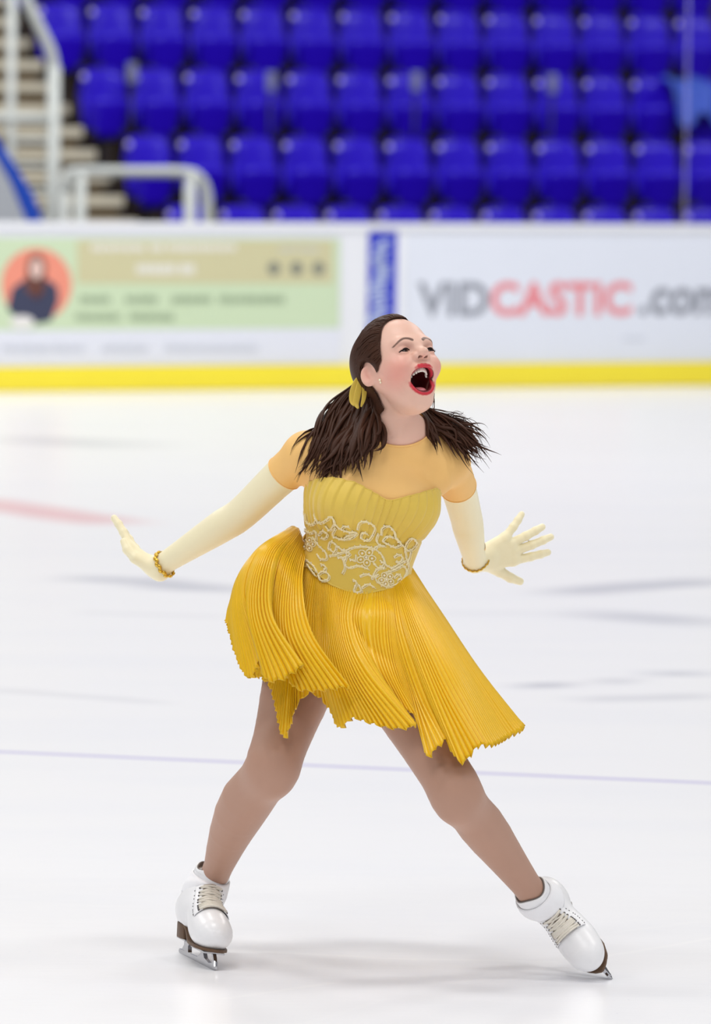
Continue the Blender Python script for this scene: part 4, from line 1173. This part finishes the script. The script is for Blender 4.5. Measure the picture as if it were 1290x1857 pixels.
rg = np.random.default_rng(7); rnd = random.Random(7)
TIE = H(-.098, -.012, -.030)
strands = MB()
def on_skull(p, off):
    for _ in range(12): p = p-nrm(p-HC)*(sdf(p[None], skull)[0]-off)*.9
    return p
starts = []
for u in np.linspace(.004, .104, 84):
    for s in (-1, 1):
        f = float(fh2(np.array(u), s*.05))-.002
        c2 = max(.0, 1-((u-.024)/.088)**2-((f+.01)/.096)**2)
        starts.append(H(f, s*.0755*math.sqrt(c2), u))
for y in np.linspace(-.05, .05, 44): starts.append(H(.060-.35*abs(y)-.020*float(soft(np.array(y), .005, .035)), y, .098-.25*abs(y)))
for k in range(150):
    a, b = rnd.uniform(-.08, .03), rnd.uniform(.0, .1); starts.append(H(a, rnd.choice((-1, 1))*.06, b))
for p0 in starts:
    p0 = on_skull(p0, .002); path = []
    jit = rnd.uniform(-.012, .012); end = TIE+HS*rnd.uniform(-.02, .02)+HU*rnd.uniform(-.012, .02)
    for t in np.linspace(0, 1, 14):
        q = p0*(1-t)+end*t; q = q+nrm(q-HC)*.02
        q = q+HU*jit*math.sin(math.pi*t); w_ = (q-HC)@HM.T
        ex, ez = (w_[0]+.010)/.030, (w_[2]+.018)/.038
        if abs(w_[1]) > .03 and ex*ex+ez*ez < 1:                          # comb over the top of the ear
            w_[2] = -.018+.038*math.sqrt(1-ex*ex); q = HC+w_@HM
        q = on_skull(q, .0035+.0045*soft(t, 0, .25)+.008*soft(t, .5, 1)+rnd.uniform(-.0004, .0004)); path.append(q)
    strands.tube(np.array(path), [.0006+.0010*math.sin(math.pi*min(1, .15+t)) for t in np.linspace(0, .85, 14)], 5)
strands.build('hair_strands', hair_m, cap)
BODYC = torso+neck+arms+[q for q in head if not q.sub]
def locks(guides, n, mb, rad, wave, jit, seed, gap=.005, tip=.06):
    """wind-blown locks between neighbouring guide curves"""
    r = random.Random(seed); g = np.array([catmull(np.array([P(*q) for q in c]), 22) for c in guides])
    paths = []
    for k in range(n):
        x = r.uniform(0, len(g)-1); i = min(int(x), len(g)-2); fr = x-i
        c = g[i]*(1-fr)+g[i+1]*fr; L = r.uniform(.80, 1.04)
        t = np.linspace(0, L, 22); base = np.arange(22)/21.
        c = np.array([np.interp(t, base, c[:, j]) for j in range(3)]).T+np.maximum(t-1, 0)[:, None]*(c[-1]-c[-2])*21
        o = np.array([r.gauss(0, 1) for _ in range(3)])*jit; a1, a2, w1 = r.uniform(0, 6.3), r.uniform(0, 6.3), r.uniform(4.5, 8.5)
        dv = np.array([np.sin(w1*t+a1), np.cos(w1*.8*t+a2), np.sin(w1*1.1*t+a2)]).T*wave*(t[:, None]**.8)
        sp = np.array([r.gauss(0, 1) for _ in range(3)])*jit*1.2
        paths.append(c+o*(.35+.65*(1-abs(2*t-1)))[:, None]+dv+sp[None, :]*(t**2)[:, None])
    al = np.array(paths).reshape(-1, 3)
    for _ in range(3):
        d = field(al, BODYC); m = d < gap; al[m] += grad(al[m], BODYC)*(gap-d[m])[:, None]
    for k, p in enumerate(al.reshape(-1, 22, 3)):
        R = rad*r.uniform(.6, 1.2); t = np.linspace(0, 1, 22)
        mb.tube(p, R*(.55+.6*np.sin(math.pi*np.clip(t*.9+.1, 0, 1)))*np.clip((1-t)/.28, .06, 1)**.8, 6, flat=.5)
lk = MB()
left = [[(655,688,.03),(612,730,.03),(578,778,-.03),(543,832,-.06)], [(660,690,.03),(614,742,.01),(584,798,-.04),(549,864,-.07)],
        [(664,692,.03),(636,758,-.01),(606,815,-.07),(582,868,-.09)], [(668,694,.03),(648,760,-.02),(626,815,-.08),(606,866,-.11)],
        [(674,696,.02),(662,758,-.03),(648,808,-.09),(634,852,-.12)], [(680,700,.01),(676,750,-.03),(668,795,-.08),(654,836,-.11)],
        [(686,702,.0),(686,745,-.03),(690,785,-.07),(676,812,-.10)]]
locks(left, 250, lk, .0066, .0120, .007, 11)
right = [[(764,735,.04),(792,752,.04),(836,768,.03),(886,800,.02)], [(764,738,.04),(796,764,.03),(840,786,.02),(884,824,.01)],
         [(764,742,.04),(794,772,.02),(832,798,.01),(868,842,.0)], [(764,744,.04),(788,772,.01),(822,792,-.0),(846,822,-.01)]]
locks(right, 130, lk, .0054, .012, .006, 12)
locks([[(764,738,.04),(776,764,.0),(788,788,-.02),(800,818,-.03)], [(762,742,.03),(770,768,-.0),(780,790,-.02),(788,808,-.03)]], 36, lk, .0030, .003, .004, 13)
# loose ends caught by the wind
locks([[(770,738,.03),(806,750,.03),(822,744,.03),(830,738,.03)], [(774,745,.03),(818,756,.03),(850,768,.03),(858,782,.03)], [(780,750,.03),(830,762,.03),(868,786,.03),(884,806,.02)]], 26, lk, .0011, .006, .006, 14)
locks([[(655,700,.03),(640,730,.02),(632,740,.01),(628,720,.01)], [(655,705,.03),(640,735,.02),(620,760,.0),(600,772,.0)], [(640,745,.0),(600,775,-.02),(575,810,-.04),(548,822,-.05)]], 24, lk, .0011, .006, .007, 15)
locks([[(678,686,-.035),(690,706,-.030),(692,735,-.025),(690,778,-.04)], [(668,688,-.03),(678,715,-.03),(684,748,-.03),(678,792,-.06)], [(660,690,-.01),(668,720,-.01),(672,755,-.03),(660,800,-.07)]], 80, lk, .0040, .008, .005, 16)
locks([[(786,712,-.10),(789,722,-.09),(788,736,-.06),(784,750,-.03)], [(783,715,-.10),(787,728,-.08),(785,742,-.05),(780,752,-.02)]], 4, lk, .0006, .002, .002, 17, gap=.001)
lk.build('loose_locks', hair_m, cap)

# ------------------------------------------------------------------ ribbon bow, earring, bracelets
bow_m = mat('yellow satin ribbon', srgb(210, 180, 70), .35, .5, Sheen_Weight=.2); noise_tint(bow_m, 30, .05)
bow = MB()
def ribbon(mb, pts, w, up, th=.0012):
    p = catmull(np.array(pts), 26); T = np.gradient(p, axis=0); T /= np.linalg.norm(T, axis=1)[:, None]
    sd = np.cross(T, up); sd /= np.linalg.norm(sd, axis=1)[:, None]; n = np.cross(sd, T)
    vs = []
    for i in range(26):
        w_ = w*(.55+.45*math.sin(math.pi*min(1, max(0, i/25))))
        for a, b in ((-1, -1), (1, -1), (1, 1), (-1, 1)): vs.append(p[i]+sd[i]*a*w_+n[i]*b*th+n[i]*.003*math.sin(3.1*a+i*.3)*0)
    fs = [(i*4+k, i*4+(k+1) % 4, i*4+4+(k+1) % 4, i*4+4+k) for i in range(25) for k in range(4)]+[(0, 3, 2, 1), (100, 101, 102, 103)]
    mb.add(vs, fs)
kb = P(654, 678, -.035)
for pts, r in (([(655,680),(646,694),(640,712),(639,728),(643,736)], .0075), ([(656,682),(652,700),(648,718),(646,732),(650,741)], .0080), ([(658,684),(661,702),(660,722),(655,738)], .0055)):
    q = catmull(np.array([P(x, y, -.045-.004*k) for k, (x, y) in enumerate(pts)]), 18)
    bow.tube(q, r*np.sin(np.linspace(.35, math.pi-.15, 18))**.7, 14, flat=.2, up=(.3, -1, .1))
bow.ball(kb, (.008, .008, .009), nu=12, nv=8)
bow.build('hair_ribbon', bow_m, skater)
mb = MB(); q = camray(690, 690, head); mb.ball(q+np.array([-.001, -.002, .001]), .0028); mb.ball(q+np.array([0.0005, -.0035, -.0042]), .0024); mb.build('earring', pearl_m, skater)
gold_m = mat('gold chain', srgb(216, 176, 70), .22, .5, metal=.9); noise_tint(gold_m, 80, .08)
def bracelet(c, ax, r, rb, n):
    ax = nrm(ax); a = nrm(np.cross(ax, [0, 0, 1.])); b = np.cross(ax, a); mb = MB()
    for k in range(n):
        t = 2*math.pi*k/n; d = a*math.cos(t)+b*math.sin(t)
        p = c+d*.05
        for _ in range(40): p = p-d*(sdf(p[None], arms+hand_l+hand_r)[0]-.0018-rb*.55)*.8
        if np.linalg.norm(p-c) > r*1.25: p = c+d*r*1.25
        R = np.array([np.cross(ax, d), d, ax]).T
        mb.ball(p+ax*rb*.35*(1 if k % 2 else -1), (rb*1.25, rb*.7, rb*.9), R, nu=8, nv=6)
    mb.build('bracelet', gold_m, skater)
bracelet(mix(LE, LW, .935), LW-LE, .027, .0052, 22)
bracelet(mix(RE, RW, .985), RW-RE, .025, .0030, 34)
# ------------------------------------------------------------------ skates
boot_m = mat('white boot leather', srgb(240, 240, 242), .32, .5); noise_tint(boot_m, 30, .03, bump=.08, bscale=200)
cover_m = mat('white boot cover', srgb(244, 244, 247), .75, .3); noise_tint(cover_m, 40, .03, bump=.15, bscale=400)
sole_m = mat('brown sole', srgb(98, 74, 54), .5, .4); noise_tint(sole_m, 40, .15, stretch=(1, 1, 6))
steel_m = mat('blade steel', srgb(190, 190, 194), .18, .5, metal=1.0); noise_tint(steel_m, 30, .06)
lace_m = mat('lace', srgb(226, 220, 208), .8, .2); noise_tint(lace_m, 200, .06)
tong_m = mat('tongue lining', srgb(172, 160, 148), .8, .2); noise_tint(tong_m, 60, .08)
hole_m = mat('eyelet', srgb(92, 88, 88), .4, .5, metal=.3); noise_tint(hole_m, 80, .1)
line_m = mat('grey boot lining', srgb(122, 116, 112), .9, .2); noise_tint(line_m, 80, .15)
def skate(org, t, n, topw, updir, label):
    t, n = nrm(t), nrm(n); n = nrm(n-t*np.dot(n, t)); b = np.cross(n, t); M = np.array([t, b, n])
    W = lambda p: org+np.atleast_2d(p)@M
    L = lambda p: (np.array(p)-org)@M.T
    ud = nrm(M@nrm(updir)); al = L(topw)-ud*.022; top = al+ud*.035; print('boot', al.round(3), ud.round(3))
    pr = [Chain([(.030, 0, .066), (.085, 0, .062), (.15, 0, .046), (.205, 0, .034)], [.030, .034, .036, .030], .02, 'b'),
          Ell((.180, 0, .030), np.eye(3), (.067, .0395, .034), .03, 'b'), Ell((.045, 0, .055), np.eye(3), (.046, .034, .040), .03, 'b'),
          Chain([(.055, 0, .070), (.058+(al[0]-.058)*.35, al[1]*.3, .072+(al[2]-.072)*.45), tuple(al), tuple(top)], [.037, .037, .0385, .0400], .03, 'b'),
          Chain([(.165, 0, .045), (.125, 0, .066), tuple(np.array([.095, al[1]*.3, .075])*.6+(al+np.array([.012, 0, 0]))*.4)], [.026, .028, .028], .03, 'b')]
    v, f = surface(pr, .0035, (-.06, -.09, -.02), (.30, .09, .30))
    v = project(v, pr, 2)
    # cut the shaft's top off square to the leg, flatten the sole
    cut = al+ud*.022
    h = (v-cut)@ud; up = h > 0; v[up] -= ud*h[up][:, None]
    zs = .032*(1-soft(v[:, 0], .055, .120)); v[:, 2] = np.maximum(v[:, 2], zs+.001)
    boot = mk('ice_skate', W(v), f, boot_m, skater); tag(boot, label)
    # sole and stacked heel
    outl = []
    sole_w = lambda x: np.interp(x, [-.004, .02, .05, .09, .15, .19, .22,   .238, .246], [.010, .026, .029, .027, .035, .037, .030, .015, .003])
    xs = np.r_[np.linspace(-.004, .216, 26), .222, .228, .233, .237, .240, .243, .245, .246]
    up_, dn_ = [], []
    mb = MB(); vs = []
    for x in xs:
        z = .032*(1-soft(np.array(x), .055, .120)); w_ = float(sole_w(x))
        for y, dz in ((-w_, .002), (w_, .002), (w_, -.0045), (-w_, -.0045)): vs.append((x, y, z+dz))
    fs = [(i*4+k, i*4+(k+1) % 4, i*4+4+(k+1) % 4, i*4+4+k) for i in range(len(xs)-1) for k in range(4)]+[(3, 2, 1, 0), tuple(len(vs)-4+k for k in range(4))]
    mb.add(W(vs), fs); mb.build('sole', sole_m, boot, bevel=.0015)
    mb = MB(); vs = []
    for x, wt, wb, zt in ((-.004, .012, .010, .030), (.006, .024, .021, .030), (.02, .029, .026, .030), (.05, .031, .027, .030), (.066, .029, .022, .030)):
        for y, z in ((-wt, zt), (wt, zt), (wb, -.004), (-wb, -.004)): vs.append((x if z > 0 else .004+x*.86, y, z))
    fs = [(i*4+k, i*4+(k+1) % 4, i*4+4+(k+1) % 4, i*4+4+k) for i in range(4) for k in range(4)]+[(3, 2, 1, 0), (16, 17, 18, 19)]
    mb.add(W(vs), fs); mb.build('heel', sole_m, boot, bevel=.002)
    # blade: mounting plates, stanchions, runner with toe picks
    mb = MB()
    def pl(poly, y0, th): mb.prism(poly, lambda x, z, s: W((x, y0+(th if s else -th), z))[0])
    mb.box(W((.035, 0, -.0055))[0], (.032, .020, .0018), M.T); mb.box(W((.175, 0, -.0085))[0], (.048, .024, .0018), M.T)
    pl([(.008, -.006), (.058, -.006), (.046, -.020), (.052, -.032), (.004, -.032), (.016, -.020)], 0, .0045)
    pl([(.132, -.009), (.150, -.009), (.170, -.026), (.205, -.032), (.120, -.032), (.140, -.020)], 0, .0045)
    pl([(.214, -.009), (.226, -.009), (.240, -.022), (.246, -.034), (.226, -.034), (.230, -.024)], 0, .0040)
    run = [(-.022, -.034), (-.024, -.040), (-.012, -.0455)]+[(x, -.047+.0008*abs((x-.10)/.1)**2) for x in np.linspace(0, .222, 14)]
    run += [(.228, -.0445), (.232, -.0475), (.236, -.0425), (.241, -.0440), (.244, -.0385), (.250, -.0390), (.251, -.0330), (.248, -.0230), (.240, -.0210), (.236, -.0290), (.21, -.031), (.10, -.0325)]
    pl(run, 0, .0022)
    mb.build('blade', steel_m, boot, smooth=False)
    # lacing up the instep
    T_ = al-ud*.010; A_ = np.array([.120, 0, .055])
    spine = catmull(np.array([(.185, 0, .022), (.150, 0, .034), A_, .5*(A_+T_)+np.array([-.002, 0, .000]), T_]), 40)
    tg = np.gradient(spine, axis=0); tg /= np.linalg.norm(tg, axis=1)[:, None]
    frs = np.cross(tg, [0, 1., 0]); frs[(frs[:, 2]+frs[:, 0]) < 0] *= -1
    def trace(o, d, off):
        p = o+d*.056
        for _ in range(46): p = p-d*((sdf(p, pr)-off)*.8)[:, None]
        return p
    def front(i, ang, off):
        """points over the instep: spine index, angle round it, height off the leather"""
        i, ang, off = [np.atleast_1d(np.asarray(q, float)) for q in (i, ang, off)]
        n_ = max(len(i), len(ang), len(off)); i, ang, off = [np.resize(q, n_) if len(q) == 1 else q for q in (i, ang, off)]
        lo_ = np.clip(np.floor(i).astype(int), 0, 38); fr_ = (i-lo_)[:, None]
        o = spine[lo_]*(1-fr_)+spine[lo_+1]*fr_; f_ = frs[lo_]*(1-fr_)+frs[lo_+1]*fr_; f_ /= np.linalg.norm(f_, axis=1)[:, None]
        d = f_*np.cos(ang)[:, None]+np.array([0, 1., 0])*np.sin(ang)[:, None]
        return trace(o, d, off)
    rows = np.linspace(10, 30, 9).astype(int)
    mb = MB(); vs = []; G_ = 12
    I_, K_ = np.meshgrid(np.arange(9, 33), np.arange(G_+1), indexing='ij'); I_, K_ = I_.ravel(), K_.ravel()
    vs = front(I_, -.50+1.0*K_/G_, .0024+.0012*np.cos((K_/G_-.5)*3))
    fs = [(i*(G_+1)+k, i*(G_+1)+k+1, (i+1)*(G_+1)+k+1, (i+1)*(G_+1)+k) for i in range(23) for k in range(G_)]
    mb.add(W(vs), fs); mb.build('boot_tongue', tong_m, boot, solid=.001)
    flap = MB()
    for s in (-1, 1):
        K = 8; I_, K_ = np.meshgrid(np.arange(8, 33), np.arange(K+1), indexing='ij'); I_, K_ = I_.ravel(), K_.ravel()
        vs = front(I_, s*(.44+.50*K_/K), .0036*np.sqrt(np.maximum(np.cos(K_/K*math.pi/2), 0))-.001*(K_ == K))
        fs = [(i*(K+1)+k, i*(K+1)+k+1, (i+1)*(K+1)+k+1, (i+1)*(K+1)+k) for i in range(24) for k in range(K)]
        mb = MB(); mb.add(W(vs), fs); mb.build('lace_flap', boot_m, boot, solid=.0016)
    lace = MB(); holes = MB()
    for j, i in enumerate(rows):
        w_ = .56
        aa = np.linspace(-w_, w_, 9); pts = front(i, aa, .0052+.0024*np.cos(aa*2))
        lace.tube(W(pts), .0017, 6, flat=1.4)
        if j < len(rows)-1:
            i2 = rows[j+1]
            for s in (-1, 1):
                q = np.linspace(0, 1, 9); aa = s*(w_-2*w_*q); pts = front(i+(i2-i)*q, aa, .0046+.002*np.cos(aa*2))
                lace.tube(W(pts), .0015, 6, flat=1.4)
        for s in (-1, 1):
            p = front(i, s*.60, .0044)[0]; holes.ball(W(p)[0], .0026, nu=8, nv=6)
            q = front(i, s*.90, .0018)[0]; holes.ball(W(q)[0], .0016, nu=8, nv=6)
    lace.build('laces', lace_m, boot); tag(holes.build('eyelets', hole_m, boot), 'dark eyelets')
    # soft cover band round the ankle, lining edge above it
    def ringband(name, lo_, hi_, off0, off1, m, n=48, k=10, wob=.0, bulge=.0045):
        vs = []; a = nrm(np.cross(ud, [0, 1., 0])); b_ = np.cross(ud, a); rr = random.Random(3)
        for j in range(k+1):
            h = lo_+(hi_-lo_)*j/k; o = al+ud*h
            th_ = 2*math.pi*np.arange(n)/n; d = np.cos(th_)[:, None]*a+np.sin(th_)[:, None]*b_
            p = trace(np.tile(o, (n, 1)), d, off0+(off1-off0)*j/k+bulge*math.sin(math.pi*j/k))
            r_ = np.linalg.norm(p-o, axis=1); p = o+(p-o)*(np.minimum(r_, .053)/r_)[:, None]
            vs += list(p+ud*(wob*np.sin(3*th_)*(j/k))[:, None])
        fs = [(j*n+i, j*n+(i+1) % n, (j+1)*n+(i+1) % n, (j+1)*n+i) for j in range(k) for i in range(n)]
        mk(name, W(vs), fs, m, boot, solid=.003)
    ringband('boot_cover', -.034, .014, .001, .003, cover_m)
    ringband('boot_collar', .008, .030, -.001, -.003, boot_m, wob=.004, bulge=.001)
    ringband('boot_lining', .024, .031, -.0045, -.0055, line_m, k=4, wob=.004, bulge=0)
    return boot
t1 = np.array(G(391, 1761))-np.array(G(314, 1721)); t1 = nrm(t1); n1 = np.array([.15, 0, 1.])
n1 = nrm(n1-t1*np.dot(n1, t1))
tip = G(391, 1761); o1 = tip-(t1*.250+n1*-.043)
o1 = o1+np.array([0, 0, .0])
skate(o1, t1, n1, LA+np.array([-.004, 0, .010]), nrm(n1*.72+nrm(LK-LA)*.28+np.array([.10, 0, 0])), "white figure skate flat on its blade, brown heel showing")
n2 = nrm([-.55, -.68, .48]); t2 = np.array([.414, -.724, -.552]); t2 = nrm(t2-n2*np.dot(t2, n2))
pick = P(1111, 1776, 0); pick = G(1111, 1776)
skate(pick-(t2*.250+n2*-.040), t2, n2, RA+.008*nrm(RK-RA), nrm(RK-RA), "white figure skate tipped onto its toe pick, laces towards the viewer")
